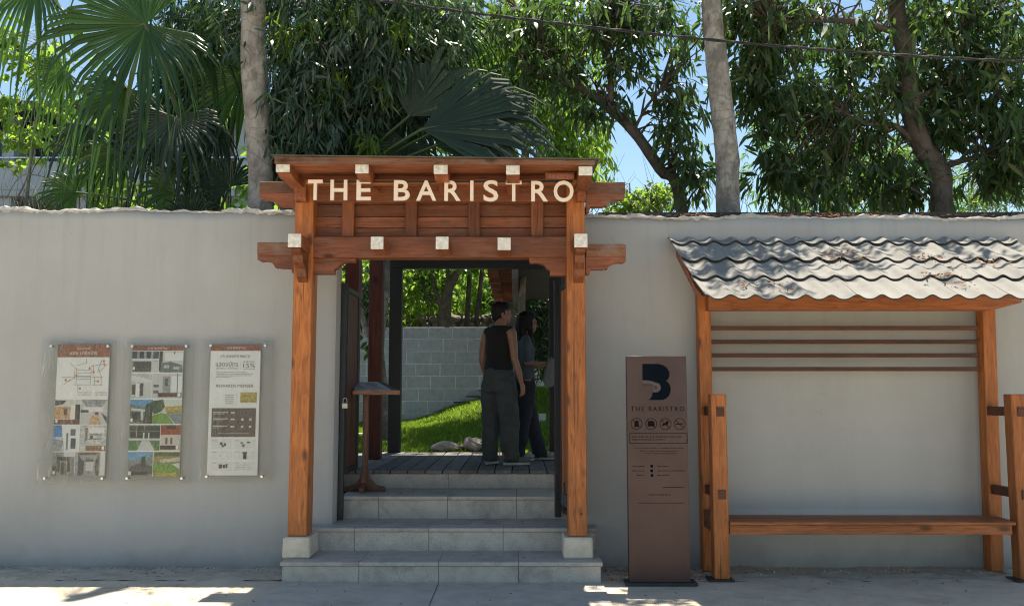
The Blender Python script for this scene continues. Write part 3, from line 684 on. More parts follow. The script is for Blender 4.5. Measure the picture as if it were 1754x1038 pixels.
BRN = (142, 86, 52); WH = (238, 234, 228); DK = (58, 52, 48)
# first panel: map and photographs
t, ps, s = panel(ctr((98.5, 88), 589.5, (187, 179), 814), ctr((74, 64), 583, (200, 190), 829), 'leftmost notice panel with an orange road map above six photographs')
s.rects('header', ps, 7.7670, [(BRN, 0, 0, 1, .10)])
s.text(ps, 'ร้านกาแฟ', .37, .018, .63, .042, 7.7655, (230, 205, 185)); s.text(ps, 'เดอะ บาริสโตร', .24, .048, .76, .082, 7.7655, WH)
m = MB(); y = 7.7665
for a, b in (((.38, .22), (.68, .22)), ((.38, .245), (.66, .245)), ((.38, .27), (.66, .27)), ((.38, .20), (.64, .20)), ((.10, .255), (.90, .255)), ((.35, .312), (.88, .312)), ((.38, .18), (.38, .31)), ((.66, .19), (.66, .30)), ((.25, .145), (.38, .195)), ((.38, .165), (.56, .145)), ((.56, .11), (.56, .15)),
             ((.66, .17), (.86, .155)), ((.86, .12), (.78, .21)), ((.97, .155), (.80, .22)), ((.80, .19), (.86, .25)), ((.86, .25), (.86, .32)), ((.15, .31), (.36, .255)), ((.42, .31), (.42, .36)), ((.73, .25), (.73, .32)), ((.34, .2), (.34, .26))):
    s.line(m, a, b, .0035, y)
obj('road_map', m, C(120, 116, 112), ps)
m = MB(); y = 7.7660
for a, b in (((.38, .195), (.38, .25)), ((.70, .16), (.70, .24)), ((.66, .255), (.73, .255)), ((.17, .29), (.30, .27)), ((.73, .28), (.80, .29))): s.line(m, a, b, .005, y)
obj('map_route', m, C(205, 140, 60), ps)
s.rects('map_marker', ps, 7.7655, [((196, 118, 40), u - .018, v - .008, u + .018, v + .008) for u, v in ((.38, .24), (.63, .185), (.71, .215), (.18, .275), (.80, .285), (.90, .13), (.91, .155), (.46, .34))])
s.rects('small_print', ps, 7.7665, [((190, 184, 176), .42, .365 + i * .012, .68, .370 + i * .012) for i in range(3)] + [((190, 184, 176), .76, .365 + i * .012, .98, .370 + i * .012) for i in range(3)])
def photo(s, ps, u0, v0, u1, v1, items):
    conv = [((items[0]), u0, v0, u1, v1)]
    for it in items[1:]:
        if len(it) == 5: conv.append((it[0], u0 + it[1] * (u1 - u0), v0 + it[2] * (v1 - v0), u0 + it[3] * (u1 - u0), v0 + it[4] * (v1 - v0)))
        else: conv.append((it[0], [(u0 + a * (u1 - u0), v0 + b * (v1 - v0)) for a, b in it[1]]))
    return s.rects('photo', ps, 7.7675, conv)
photo(s, ps, .0, .425, .485, .615, [(206, 202, 196), ((60, 66, 60), [(0, .02), (.45, .05), (.3, .2), (0, .25)]), ((190, 150, 105), 0, .3, .65, .78), ((150, 120, 92), [(.0, .3), (.65, .42), (.65, .3)]), ((96, 70, 55), .35, .38, .5, .62), ((235, 232, 226), .62, .22, .8, .85), ((70, 62, 58), .8, .2, 1, 1), ((104, 60, 44), 0, .8, 1, 1), ((232, 230, 225), .04, .8, .13, .93)])
photo(s, ps, .495, .425, 1, .615, [(196, 196, 194), ((150, 150, 150), [(0, 0), (1, 0), (.8, .3), (.2, .3)]), ((222, 222, 220), [(.1, .3), (.85, .3), (.85, .5), (.1, .5)]), ((196, 160, 120), [(.42, .65), (.65, .65), (.8, 1), (.3, 1)]), ((80, 74, 70), .0, .42, .3, .52), ((120, 70, 50), .55, .5, .68, .62), ((90, 88, 86), [(.75, .5), (1, .7), (1, .95)])])
photo(s, ps, 0, .62, .485, .82, [(186, 190, 192), ((70, 128, 180), 0, 0, .32, .45), ((226, 228, 230), [(.3, 0), (1, 0), (1, 1), (.45, 1)]), ((110, 116, 120), .5, .3, .58, .95), ((96, 100, 104), .66, .15, .86, .4), ((78, 84, 88), .68, .5, .88, .9), ((140, 146, 150), [(0, .5), (.4, .62), (.3, 1), (0, 1)])])
photo(s, ps, .495, .62, 1, .82, [(190, 190, 190), ((120, 118, 116), .2, .1, .3, .6), ((226, 226, 226), .35, .1, .9, .3), ((96, 92, 90), .35, .34, .8, .38), ((104, 100, 98), .3, .5, .75, .54), ((60, 58, 56), .4, .4, .5, .5), ((130, 92, 64), .25, .78, 1, .98), ((235, 232, 226), .85, .8, .95, .94)])
photo(s, ps, 0, .825, .42, 1, [(126, 128, 124), ((200, 204, 206), .5, 0, 1, .2), ((44, 46, 48), [(.2, .2), (.8, .2), (.8, .85), (.68, .85), (.68, .36), (.34, .36), (.34, .85), (.2, .85)]), ((70, 72, 70), .4, .45, .62, .95), ((52, 54, 52), 0, .6, .18, 1), ((235, 232, 226), .03, .82, .14, .95)])
photo(s, ps, .43, .825, 1, 1, [(150, 152, 154), ((120, 84, 62), .1, 0, .8, .12), ((70, 68, 68), [(.1, .1), (.3, .4), (.3, .9), (.22, 1), (.1, 1)]), ((70, 68, 68), [(.8, .1), (.68, .4), (.68, .9), (.72, 1), (.8, 1)]), ((196, 196, 196), .36, .42, .62, .8), ((84, 84, 86), .36, .3, .62, .4), ((212, 212, 210), .84, 0, 1, 1)])
# second panel
t, ps, s = panel(ctr((226, 218), 592.5, (313, 307.5), 815.5), ctr((213, 205), 583, (334, 326), 829), 'middle notice panel filled with photographs of houses, lawns and gardens')
s.rects('header', ps, 7.7670, [(BRN, 0, 0, 1, .036)]); s.text(ps, 'THE BARISTRO', .30, .010, .70, .024, 7.7655, WH)
photo(s, ps, 0, .04, .52, .205, [(150, 154, 152), ((215, 218, 216), 0, .36, 1, .46), ((54, 62, 64), 0, .02, .18, .34), ((54, 62, 64), .28, .02, .44, .34), ((54, 62, 64), .54, .02, .7, .34), ((54, 62, 64), .8, .02, 1, .34), ((66, 62, 58), .05, .5, .72, .95), ((205, 206, 204), .74, .48, 1, 1), ((120, 76, 48), .08, .82, .65, .88), ((235, 232, 226), .04, .74, .12, .88)])
photo(s, ps, .53, .04, 1, .205, [(196, 200, 196), ((60, 64, 64), [(0, 0), (.14, 0), (.14, .5), (.05, .95), (0, .95)]), ((226, 228, 226), .22, .05, 1, .45), ((110, 118, 114), [(.1, .55), (.5, .5), (.95, .65), (1, 1), (.05, 1)]), ((188, 190, 188), .2, .66, .42, .8), ((186, 188, 186), .6, .72, .85, .86), ((40, 42, 44), .62, .02, .66, .14)])
photo(s, ps, 0, .215, .40, .405, [(186, 188, 186), ((216, 216, 212), [(0, .05), (1, .25), (1, .38), (0, .32)]), ((74, 70, 66), .04, .45, .22, .85), ((232, 230, 226), .24, .4, .4, .95), ((80, 76, 74), .44, .4, .6, .9), ((200, 200, 198), .64, .35, 1, 1)])
photo(s, ps, .41, .215, 1, .405, [(196, 198, 198), ((150, 150, 148), .35, .1, .6, .8), ((90, 94, 96), .42, .2, .52, .5), ((228, 230, 230), .64, .1, .98, .75), ((80, 84, 84), .05, .45, .22, .55), ((88, 90, 90), .05, .68, .22, .8), ((110, 112, 112), .82, 0, .85, .8), ((84, 58, 44), .2, .78, .98, .95), ((235, 232, 226), .85, .79, .95, .93)])
photo(s, ps, 0, .415, .44, .60, [(110, 118, 104), ((92, 150, 196), [(0, 0), (1, 0), (.75, .3), (0, .2)]), ((190, 204, 210), [(.05, .35), (.75, .42), (.7, .5), (.05, .45)]), ((50, 54, 48), .08, .52, .45, .85), ((206, 206, 198), .5, .45, .58, .9), ((44, 56, 36), [(.7, .2), (1, .1), (1, 1), (.6, 1)]), ((90, 60, 44), .08, .86, .98, .92), ((235, 232, 226), .04, .78, .13, .93)])
photo(s, ps, .44, .415, 1, .60, [(206, 210, 200), ((58, 78, 40), [(0, .05), (.35, 0), (.42, .3), (.3, .5), (.05, .62), (0, .5)]), ((110, 148, 56), [(0, .65), (.3, .55), (.5, .6), (.75, 1), (0, 1)]), ((178, 158, 84), [(.4, .3), (1, .25), (1, .5), (.5, .55)]), ((120, 132, 138), [(.5, .6), (1, .55), (1, 1), (.8, 1)]), ((150, 146, 90), [(.45, .52), (1, .46), (1, .58), (.55, .62)])])
photo(s, ps, 0, .61, .60, .805, [(120, 132, 112), ((60, 66, 58), .02, .04, 1, .24), ((54, 52, 50), .04, .26, 1, .52), ((214, 216, 212), .45, .3, .5, .6), ((214, 216, 212), .62, .3, .66, .6), ((206, 208, 206), 0, .52, 1, .6), ((84, 124, 64), [(0, .62), (.4, .62), (.26, 1), (0, 1)]), ((198, 200, 198), [(.42, .62), (.66, .62), (.85, 1), (.28, 1)]), ((84, 124, 64), [(.68, .62), (1, .62), (1, 1), (.87, 1)])])
photo(s, ps, .61, .61, 1, .805, [(204, 196, 186), ((146, 66, 36), 0, 0, 1, .38), ((60, 44, 38), .3, 0, .75, .16), ((96, 82, 72), .25, .5, .36, .75), ((96, 82, 72), .5, .5, .6, .75), ((64, 48, 42), 0, .8, .95, .96), ((235, 232, 226), .78, .8, .92, .95)])
photo(s, ps, 0, .815, .48, 1, [(132, 136, 136), ((112, 158, 196), [(0, 0), (1, 0), (.8, .25), (.4, .35), (0, .3)]), ((88, 88, 84), [(.1, .6), (.5, .45), (1, .6), (1, .9), (0, .9)]), ((66, 70, 60), [(.55, .2), (.7, .18), (.72, .6), (.5, .6)]), ((60, 50, 44), .14, .82, .8, .95), ((235, 232, 226), .02, .8, .14, .95)])
photo(s, ps, .49, .815, 1, 1, [(140, 138, 78), ((92, 96, 52), .02, .02, 1, .18), ((196, 186, 170), [(.2, .32), (1, .22), (1, .38), (.3, .44)]), ((112, 152, 56), [(0, .5), (.7, .45), (1, .8), (.6, .85), (0, .8)]), ((206, 210, 214), [(.7, .5), (1, .45), (1, .7)]), ((176, 164, 60), [(.1, .85), (.9, .85), (.9, 1), (.1, 1)])])
# third panel
t, ps, s = panel(ctr((359, 355.5), 591, (445, 441.5), 814), ctr((348, 340), 582, (469, 463), 826), 'rightmost notice panel, white, with student prices and a rewards table')
s.rects('header', ps, 7.7670, [(BRN, 0, 0, 1, .045)]); s.text(ps, 'THE BARISTRO', .32, .014, .70, .030, 7.7655, WH)
G = (92, 84, 78); s.text(ps, 'STUDENTS PRICE!', .20, .078, .80, .098, 7.7665, G)
s.text(ps, 'แสดงบัตร', .11, .128, .56, .165, 7.7665, G); s.text(ps, 'นักเรียน / นักศึกษา', .12, .17, .56, .186, 7.7665, (120, 110, 102))
s.text(ps, 'รับส่วนลด', .66, .118, .88, .136, 7.7665, G); s.text(ps, '15%', .66, .142, .90, .175, 7.7665, G)
s.text(ps, 'REWARDS MEMBER', .13, .305, .88, .327, 7.7665, (100, 80, 68))
m = MB(); s.line(m, (.61, .12), (.61, .19), .0012, 7.7665); s.line(m, (.54, .365), (.54, .46), .0012, 7.7665); obj('divider', m, C(160, 154, 148), ps)
s.rects('small_print', ps, 7.7665, [((176, 170, 164), .12, .208 + i * .013, .12 + w_, .213 + i * .013) for i, w_ in enumerate((.62, .75, .7, .3))] + [((176, 170, 164), .66, .182, .9, .188)] + [((170, 164, 158), .32, .385 + i * .016, .49, .391 + i * .016) for i in range(5)])
s.rects('member_card', ps, 7.7668, [((176, 156, 84), .62, .365, .95, .447), ((196, 180, 112), .65, .372, .92, .378), ((150, 128, 62), .65, .43, .92, .436)])
rows = [((92, 80, 70), .06, .487, .94, .708)]
for i, v in enumerate((.515, .565, .62)):
    rows += [((190, 182, 174), .09, v, .38, v + .009), ((150, 140, 132), .09, v + .014, .3, v + .02), ((206, 200, 194), .44, v + .002, .52, v + .014)]
    if i: rows += [((206, 200, 194), .65, v, .70, v + .018), ((206, 200, 194), .81, v, .86, v + .018)]
rows += [((160, 150, 142), .2, .678, .82, .684)]
s.rects('rewards_table', ps, 7.7668, rows)
for (u0, v0, u1, v1, its) in ((.06, .725, .49, .80, [((60, 56, 54), .42, .3, .55, .6), ((60, 56, 54), .6, .4, .7, .7), ((90, 84, 80), .5, .6, .62, .8)]), (.52, .725, .95, .80, [((90, 84, 80), .3, .3, .42, .45), ((120, 110, 100), .36, .5, .5, .8), ((70, 64, 60), .6, .25, .75, .4)]),
                             (.06, .815, .49, .88, [((235, 235, 236), .3, .3, .7, .8), ((150, 150, 150), .4, .5, .5, .6)]), (.52, .815, .95, .88, [((66, 62, 60), .4, .1, .62, .3), ((52, 50, 48), .44, .3, .6, .95)]),
                             (.06, .895, .49, .965, [((60, 58, 56), .4, .3, .55, .75), ((84, 80, 78), .58, .32, .72, .72), ((40, 38, 36), .74, .25, .8, .7)]), (.52, .895, .95, .965, [((196, 190, 184), .08, .2 + .2 * i, .8, .26 + .2 * i) for i in range(4)])):
    conv = [((222, 222, 222), u0, v0, u1, v1), ((176, 170, 164), u0 + .02, v0 + .008, u0 + .12, v0 + .013)] + [(c, u0 + a * (u1 - u0), v0 + b * (v1 - v0), u0 + c2 * (u1 - u0), v0 + d * (v1 - v0)) for c, a, b, c2, d in its]
    s.rects('offer_box', ps, 7.7668, conv)

# ================================================= TOTEM
TY = 7.08
x0, z1 = px2(1075, 610, TY); x1 = px2(1179, 800, TY)[0]; x0 = px2(1075.5, 800, TY)[0]
tt = thing('sign_pillar', ((x0 + x1) / 2, TY, 0), 'tall flat brown metal sign pillar with a black letter B logo, left of the shelter', 'sign pillar')
TM, n_, l_, P_ = newmat('brown_metal_sheet')
v_ = coords(n_, l_); l_.new(ramp(n_, l_, noise(n_, l_, v_, 2.5, 5), [(.3, (.060, .036, .033)), (.7, (.082, .050, .044))]), P_.inputs['Base Color'])
P_.inputs['Metallic'].default_value = .55; P_.inputs['Roughness'].default_value = .42
bump(n_, l_, noise(n_, l_, coords(n_, l_, (40, 40, 2)), 3, 3), .08, .001, P_)
m = MB(); m.bbox(x0, TY, .025, x1, TY + .07, z1, .002); obj('body', m, TM, tt)
m = MB(); m.bbox(x0 - .03, TY - .05, .006, x1 + .05, TY + .13, .024, .003); obj('base_plate', m, simple('dark_base_plate', (.03, .027, .025), .6, .4, 9), tt)
BB0 = (1075, 610, 1177); 
def tp(px, py): p = at(px, py, TY); return p.x, p.z
def tpc(cx, cy): return tp(1070 + cx / 7.417, 600 + cy / 7.417)    # from the enlarged crop
LOGO = simple('black_blue_enamel', (.004, .007, .012), .9, .1, 9, 0, spec=.05); ENG = simple('engraved_dark', (.012, .007, .006), .9, .1, 9, 0, spec=.05); LB = flat('logo_light_ring', (.085, .07, .068), .8)
B = [(225, 172), (430, 172), (480, 185), (525, 212), (556, 250), (570, 290), (568, 330), (552, 365), (526, 386), (556, 410), (576, 445), (586, 490), (580, 540), (560, 580), (525, 612), (478, 630), (300, 630), (330, 606), (348, 575), (355, 540), (350, 530),
     (385, 538), (430, 528), (456, 500), (462, 465), (448, 430), (420, 412), (385, 405), (350, 390), (300, 380), (225, 378)]
m = MB(); m.poly_xz([tpc(*q) for q in B], TY - .0015, TY - .0002); lg = obj('logo', m, LOGO, tt)
m = MB(); m.poly_xz([tpc(*q) for q in [(225, 384), (300, 386), (350, 397), (385, 411), (418, 419), (442, 436), (454, 466), (449, 498), (425, 522), (386, 531), (352, 522), (366, 500), (366, 465), (378, 448), (368, 430), (330, 426), (225, 416)]], TY - .0012, TY - .0002); obj('light_ring', m, LB, lg)
m = MB(); m.poly_xz([tpc(*q) for q in [(225, 422), (330, 428), (366, 434), (330, 446), (225, 454)]], TY - .0012, TY - .0002); m.poly_xz([tpc(394 + 20 * math.cos(a), 473 + 24 * math.sin(a)) for a in [2 * math.pi * i / 14 for i in range(14)]], TY - .0018, TY - .0013); obj('beak_and_eye', m, flat('dark_maroon', (.035, .012, .012)), lg)
def ttext(txt, x0_, y0_, x1_, y1_, mat=ENG):
    a = tp(x0_, y1_); b = tp(x1_, y0_); me = text_mesh(txt, 1, .0012, space=1.35); fit(me, a[0], a[1], b[0], b[1], TY - .0013); me.materials.clear(); me.materials.append(mat); return obj('lettering', me, None, tt)
ttext('THE BARISTRO', 1080.5, 696, 1172, 704)
def ring(cx, cy, r, wd, m, n=28):
    for i in range(n):
        a0, a1 = 2 * math.pi * i / n, 2 * math.pi * (i + 1) / n
        m.poly_xz([tp(cx + r * math.cos(a0), cy + r * math.sin(a0)), tp(cx + r * math.cos(a1), cy + r * math.sin(a1)), tp(cx + (r - wd) * math.cos(a1), cy + (r - wd) * math.sin(a1)), tp(cx + (r - wd) * math.cos(a0), cy + (r - wd) * math.sin(a0))], TY - .0012, TY - .0002)
def tl(m, a, b, wd, y=.0016):
    A = Vector(tp(*a)); Bv = Vector(tp(*b)); d = Bv - A; nn = Vector((-d.y, d.x)).normalized() * wd * .0023
    m.poly_xz([tuple(A + nn), tuple(A - nn), tuple(Bv - nn), tuple(Bv + nn)], TY - y, TY - .0002)
IC = [(1090.3, 725.5), (1115.3, 726), (1140, 726), (1164, 726)]
for i, (cx, cy) in enumerate(IC):
    m = MB(); ring(cx, cy, 10, 1.0, m); tl(m, (cx - 6.7, cy - 6.7), (cx + 6.7, cy + 6.7), 1.0, .0022)
    if i == 0: m.poly_xz([tp(cx - 3.5, cy - 4), tp(cx + 3, cy - 6), tp(cx + 4, cy + 5), tp(cx - 3.5, cy + 6)], TY - .0019, TY - .0002)
    if i == 1: m.poly_xz([tp(cx - 6, cy - 3), tp(cx - 2, cy - 5.5), tp(cx + 4, cy - 5), tp(cx + 6, cy - 1), tp(cx + 6, cy + 4), tp(cx - 6, cy + 4)], TY - .0019, TY - .0002)
    if i == 2: m.poly_xz([tp(cx - 6, cy + 4), tp(cx - 5, cy - 1), tp(cx - 1, cy - 1), tp(cx + 3, cy - 6), tp(cx + 6, cy - 3), tp(cx + 3, cy + 1), tp(cx + 4, cy + 5), tp(cx + 1, cy + 2), tp(cx - 2, cy + 2)], TY - .0019, TY - .0002)
    if i == 3: tl(m, (cx - 7, cy + .5), (cx + 6.5, cy - .5), 1.6, .0019)
    obj('prohibition_icon', m, ENG, tt)
m = MB()
for a, b in (((1078.5, 742), (1177, 742)), ((1078.5, 758.8), (1177, 758.8)), ((1078.6, 742), (1078.6, 758.8)), ((1177, 742), (1177, 758.8)), ((1135, 834.3), (1171, 834.3)), ((1092, 861), (1172, 861))): tl(m, a, b, .8)
rr = random.Random(2)
def words_line(xa, xb, y, h):
    x = xa
    while x < xb:
        w_ = rr.uniform(1.2, 3.2); A = tp(x, y - h / 2); Bq = tp(min(x + w_, xb), y + h / 2); m.box(A[0], TY - .0012, Bq[1], Bq[0], TY - .0002, A[1]); x += w_ + rr.choice([.7, .7, 2.2])
words_line(1083, 1168, 747.8, 1.5); words_line(1083, 1140, 752.8, 1.5); words_line(1086, 1171, 767, 1.1); words_line(1096, 1162, 772, 1.1); words_line(1101, 1160, 776.5, 1.1)
for y in (798.5, 806, 813.5): words_line(1083 + (8 if y > 812 else 0), 1104, y, 1.3); words_line(1126, 1146 + (26 if 800 < y < 810 else 0), y, 1.3)
words_line(1112, 1148, 847, 1.5)
obj('engraved_lines', m, ENG, tt, kind='stuff')
m = MB()
for (cx, cy) in ((1116, 798), (1116, 806), (1116.5, 814)):
    m.poly_xz([tp(cx - 2.5, cy - 1), tp(cx, cy - 2.8), tp(cx + 2.6, cy - 2), tp(cx + 2.4, cy + 2.4), tp(cx - 1.5, cy + 2.4)], TY - .0012, TY - .0002)
obj('small_icon', m, LOGO, tt)

# ================================================= TILED BENCH SHELTER
sh = thing('bench_shelter', (2.8, 7.5, 0), 'timber bench shelter under a scalloped grey tiled roof against the wall', 'shelter')
lx0, lx1 = at(1199.5, 700, 7.62).x, at(1221, 700, 7.62).x; rx0, rx1 = at(1684, 700, 7.62).x, at(1706, 700, 7.62).x
for a, b in ((lx0, lx1), (rx0, rx1)):
    m = MB(); m.bbox(a, 7.62, 0, b, 7.745, 2.60, .005); m.v = [(x_ + (.018 * z_ if a > 3 else 0), y_, z_) for x_, y_, z_ in m.v]; obj('back_post', m, W_POST, sh)
fl0, fl1 = at(1221, 840, 7.22).x, at(1247.5, 840, 7.22).x; fr0, fr1 = at(1740.5, 840, 7.22).x, at(1767, 840, 7.22).x
zt = at(1232, 675, 7.22).z
for a, b in ((fl0, fl1), (fr0, fr1)):
    m = MB(); m.bbox(a, 7.22, .016, b, 7.34, zt, .006); o = obj('front_post', m, W_POST, sh)
    m = MB(); m.bbox(a - .045, 7.19, .002, b + .03, 7.37, .015, .003); obj('foot_plate', m, CAP, sh)
zr1, zr2 = at(1230, 705, 7.22).z, at(1230, 846.5, 7.22).z
for (a, b, c, d) in ((fl0, fl1, lx0, lx1), (fr0, fr1, rx0, rx1)):
    for z in (zr1, zr2):
        xa = (a + b) / 2 + .012; xb = (c + d) / 2
        m = MB(); m.add([(xa - .028, 7.21, z - .036), (xa + .028, 7.21, z - .036), (xb + .028, 7.70, z - .036), (xb - .028, 7.70, z - .036), (xa - .028, 7.21, z + .036), (xa + .028, 7.21, z + .036), (xb + .028, 7.70, z + .036), (xb - .028, 7.70, z + .036)], [(0, 3, 2, 1), (4, 5, 6, 7), (0, 1, 5, 4), (1, 2, 6, 5), (2, 3, 7, 6), (3, 0, 4, 7)])
        obj('side_rail', m, W_SLAT, sh)
m = MB(); m.bbox(lx0 + .01, 7.37, .36, lx0 + .09, 7.61, .5, .004); obj('seat_bearer', m, W_BY, sh)
m = MB(); m.bbox(rx0 + .0, 7.37, .36, rx0 + .09, 7.61, .5 - .06, .004); obj('seat_bearer', m, W_BY, sh)
sx0 = fl1 + .004; sx1 = at(1741, 894, 7.2).x; zseat = at(1500, 893.5, 7.2).z
ys = [7.2, 7.335, 7.47, 7.605]
for a, b in zip(ys, ys[1:]):
    m = MB(); m.bbox(sx0, a, zseat - .026, sx1 if a < 7.25 else rx1 - .13, b - .003, zseat, .004)
    obj('seat_board', m, W_BENCH, sh)
m = MB(); m.bbox(sx0 + .002, 7.226, at(1500, 915.5, 7.226).z, sx1 - .02, 7.255, zseat - .028, .003); obj('apron', m, W_BENCH, sh)
# slats of the backrest screen
for y in (562, 585.5, 608.5, 632):
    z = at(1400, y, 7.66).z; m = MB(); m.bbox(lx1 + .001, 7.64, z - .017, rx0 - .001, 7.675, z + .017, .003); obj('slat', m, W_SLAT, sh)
# head beam
x0, z0 = px2(1214, 531, 7.50); x1, z1 = px2(1750, 511, 7.50); xm = px2(1702, 531, 7.5)[0]
m = MB(); m.poly_xz([(x0, z0), (xm, z0), (x1, z0 + .062), (x1, z1 + .02), (x0, z1 + .02)], 7.50, 7.617); obj('head_beam', m, W_BENCH, sh)
# roof
rf = MB(); RY = [7.79, 7.66, 7.30, 6.97, 6.60]; RYpx = [408.5, 417, 446, 477, 511]
RZ = [at(1400, py, Y).z for py, Y in zip(RYpx, RY)]
XL0, XL1 = 1.305, 1.375; XRR0, XRR1 = at(1733, 412, 7.75).x, at(1733, 412, 7.75).x + .06
slope = (RZ[4] - RZ[0]) / (RY[4] - RY[0])
m = MB(); zo = .05; zp = RZ[3] - zo
m.add([(1.40, 6.98, zp), (4.18, 6.98, zp), (4.16, 7.78, RZ[0] - zo), (1.36, 7.78, RZ[0] - zo), (1.40, 6.98, zp - .018), (4.18, 6.98, zp - .018), (4.16, 7.78, RZ[0] - zo - .018), (1.36, 7.78, RZ[0] - zo - .018)], [(0, 3, 2, 1), (4, 5, 6, 7), (0, 1, 5, 4), (1, 2, 6, 5), (2, 3, 7, 6), (3, 0, 4, 7)])
ro = obj('roof', m, W_HX, sh)
for xa in (1.375, 1.95, 2.8, 3.62, 4.13):
    m = MB(); m.poly_yz([(6.72, RZ[4] - .03 + .06), (6.97, zp - .019), (7.78, RZ[0] - zo - .019), (7.78, RZ[0] - zo - .11), (6.97, zp - .08)], xa, xa + .05); obj('rafter', m, W_HY, ro)
NW = 16; Aw = .032
def wave(u):  # u in periods; sharp crest at integers, wide trough between
    return Aw * (math.cos(math.pi * u) ** 2) ** 1.5
for r in range(4):
    yb, yf = RY[r] + (.0 if r else 0), RY[r + 1]; zb_, zf_ = RZ[r] - (.012 if r else 0), RZ[r + 1] - 0.0
    yb2 = yb + (.05 if r else 0); zb2 = zb_ + (.05 * slope if r else 0)
    q = 0
    while q < NW:
        wn = 2; m = MB(); nu = 12 * wn; nv = 3; th = .011
        jz = random.uniform(-.002, .002); jy = random.uniform(-.006, .006)
        def P(u, t_, dz):
            f = u / NW; y = yb2 + (yf - yb2) * t_ + (jy if t_ > .9 else 0)
            ff = (RY[0] - y) / (RY[0] - RY[4]); xl = XL0 + (XL1 - XL0) * ff; xr_ = XRR0 + (XRR1 - XRR0) * ff
            z = zb2 + (zf_ - zb2) * t_ + wave(u + 1e-6) - Aw * .5 + (.014 * t_) + jz * t_ + dz
            return (xl + (xr_ - xl) * f, y, z)
        us = [q + wn * i / nu for i in range(nu + 1)]
        us[0] += .006; us[-1] -= .006
        for t_ in [j / nv for j in range(nv + 1)]:
            for u in us: m.v.append(P(u, t_, 0))
        for u in us: m.v.append(P(u, 1.0, -th))
        for u in us: m.v.append(P(u, 0.0, -th))
        w1 = nu + 1
        for j in range(nv):
            for i in range(nu): m.f.append([j * w1 + i, j * w1 + i + 1, (j + 1) * w1 + i + 1, (j + 1) * w1 + i]); m.m.append(0); m.sm.append(False)
        b1 = nv * w1; b2 = (nv + 1) * w1; b3 = (nv + 2) * w1
        for i in range(nu):
            m.f.append([b1 + i, b1 + i + 1, b2 + i + 1, b2 + i]); m.m.append(1); m.sm.append(False)  # front edge painted dark, standing for the shade on that face
            m.f.append([b2 + i, b2 + i + 1, b3 + i + 1, b3 + i]); m.m.append(0); m.sm.append(False)
        m.f.append([0, b1, b2, b3]); m.f.append([nu, b3 + nu, b2 + nu, b1 + nu]); m.m += [0, 0]; m.sm += [False, False]
        obj('tile', m, [TILE, CAP], ro); q += wn
m = MB(); m.add([(XL0 - .01, 7.77, RZ[0] + .01), (XRR0 + .01, 7.77, RZ[0] + .01), (XRR0 + .01, 7.80, RZ[0] + .02), (XL0 - .01, 7.80, RZ[0] + .02)], [(0, 1, 2, 3)])
# ================================================= BEYOND THE DECK
bw = thing('block_wall', (-.9, 14.8, .9), 'pale blue grey concrete block wall behind the lawn', 'wall')
XB0, XB1 = -4.6, .02; zb0 = at(760, 560, 14.8).z; BH = .2; 
m = MB(); m.box(XB0, 14.801, .4, XB1, 15.0, zb0 - .006); obj('mortar_core', m, BMORT, bw)
bm = MB(); bm.bbox(0, 0, 0, .386, .03, .188, .004); bme = bm.mesh('block', BLOCK)
bh = MB(); bh.bbox(0, 0, 0, .186, .03, .188, .004); bhe = bh.mesh('block', BLOCK)
for r in range(9):
    z = zb0 - (r + 1) * BH + .006; x = XB0 + (.2 if r % 2 else 0) - (.05 if r % 3 == 0 else 0)
    while x < XB1 - .1:
        full = x + .4 <= XB1 + .01
        inst('block', bme if full else bhe, (x, 14.795 + random.uniform(-.006, .004), z), bw); x += .4 if full else .2
# dark stepped footing courses climbing with the lawn
for (a, b, c) in ((735, 757, 717), (755, 779, 704), (777, 801, 690), (799, 822, 680), (820, 850, 670)):
    p0 = at(a, c + 14, 14.7); p1 = at(b, c, 14.7); m = MB(); m.bbox(p0.x, 14.70, p0.z - .2, p1.x, 14.79, p1.z, .004); m.bbox(p0.x - .004, 14.685, p1.z + .001, p1.x, 14.79, p1.z + .018, .003, 1); obj('stepped_footing', m, [BLOCK, CAP], bw)
rw = thing('rubble_wall', (-.9, 17, 2.4), 'grey rubble stone wall on the bank above the block wall', 'wall')
m = MB(); m.box(-3.6, 17.15, 2.0, .2, 17.4, 2.93); obj('mortar_core', m, JOINT, rw)
for r in range(3):
    x = -3.5 + r * .1
    while x < .1:
        wd = random.uniform(.13, .26); z = 2.55 + r * .15; rock('stone', (x + wd / 2, 17.14, z + random.uniform(-.02, .02)), (wd / 2, .07, .078), RUBBLE, rw, seed=int(x * 100) + r, n=8); x += wd + .01
# far walkway roof with stepped rafters
fw = thing('far_walkway', (.0, 15, 2), 'reddish rafter ends of a walkway roof receding beyond the portal', 'walkway')
for i in range(6):
    Y = 12.6 + i * .72; a = at(835, 466, 12.6).x; z = at(835, 474, 12.6).z
    for q, xx in enumerate((a, a + .17)):
        m = MB(); m.bbox(xx, Y + q * .02, z + q * .03, xx + .165, Y + .12, z + .10 + q * .02, .003); obj('rafter_end', m, W_HX, fw)
m = MB(); m.bbox(a + .34, 12.5, z - .05, a + .43, 17.0, z + .25, .004); obj('edge_beam', m, simple('grey_beam', (.2, .19, .18)), fw)
m = MB(); m.box(a - .0, 12.5, z + .16, a + 2.4, 17.2, z + .2); obj('roof_deck', m, simple('grey_roof_sheet', (.12, .12, .12), .7), fw)
p0 = at(868, 560, 17); p1 = at(882, 460, 17); m = MB(); m.bbox(p0.x, 17, 1.6, p1.x, 17.15, z + .1, .004); obj('post', m, simple('grey_post', (.14, .13, .12)), fw)
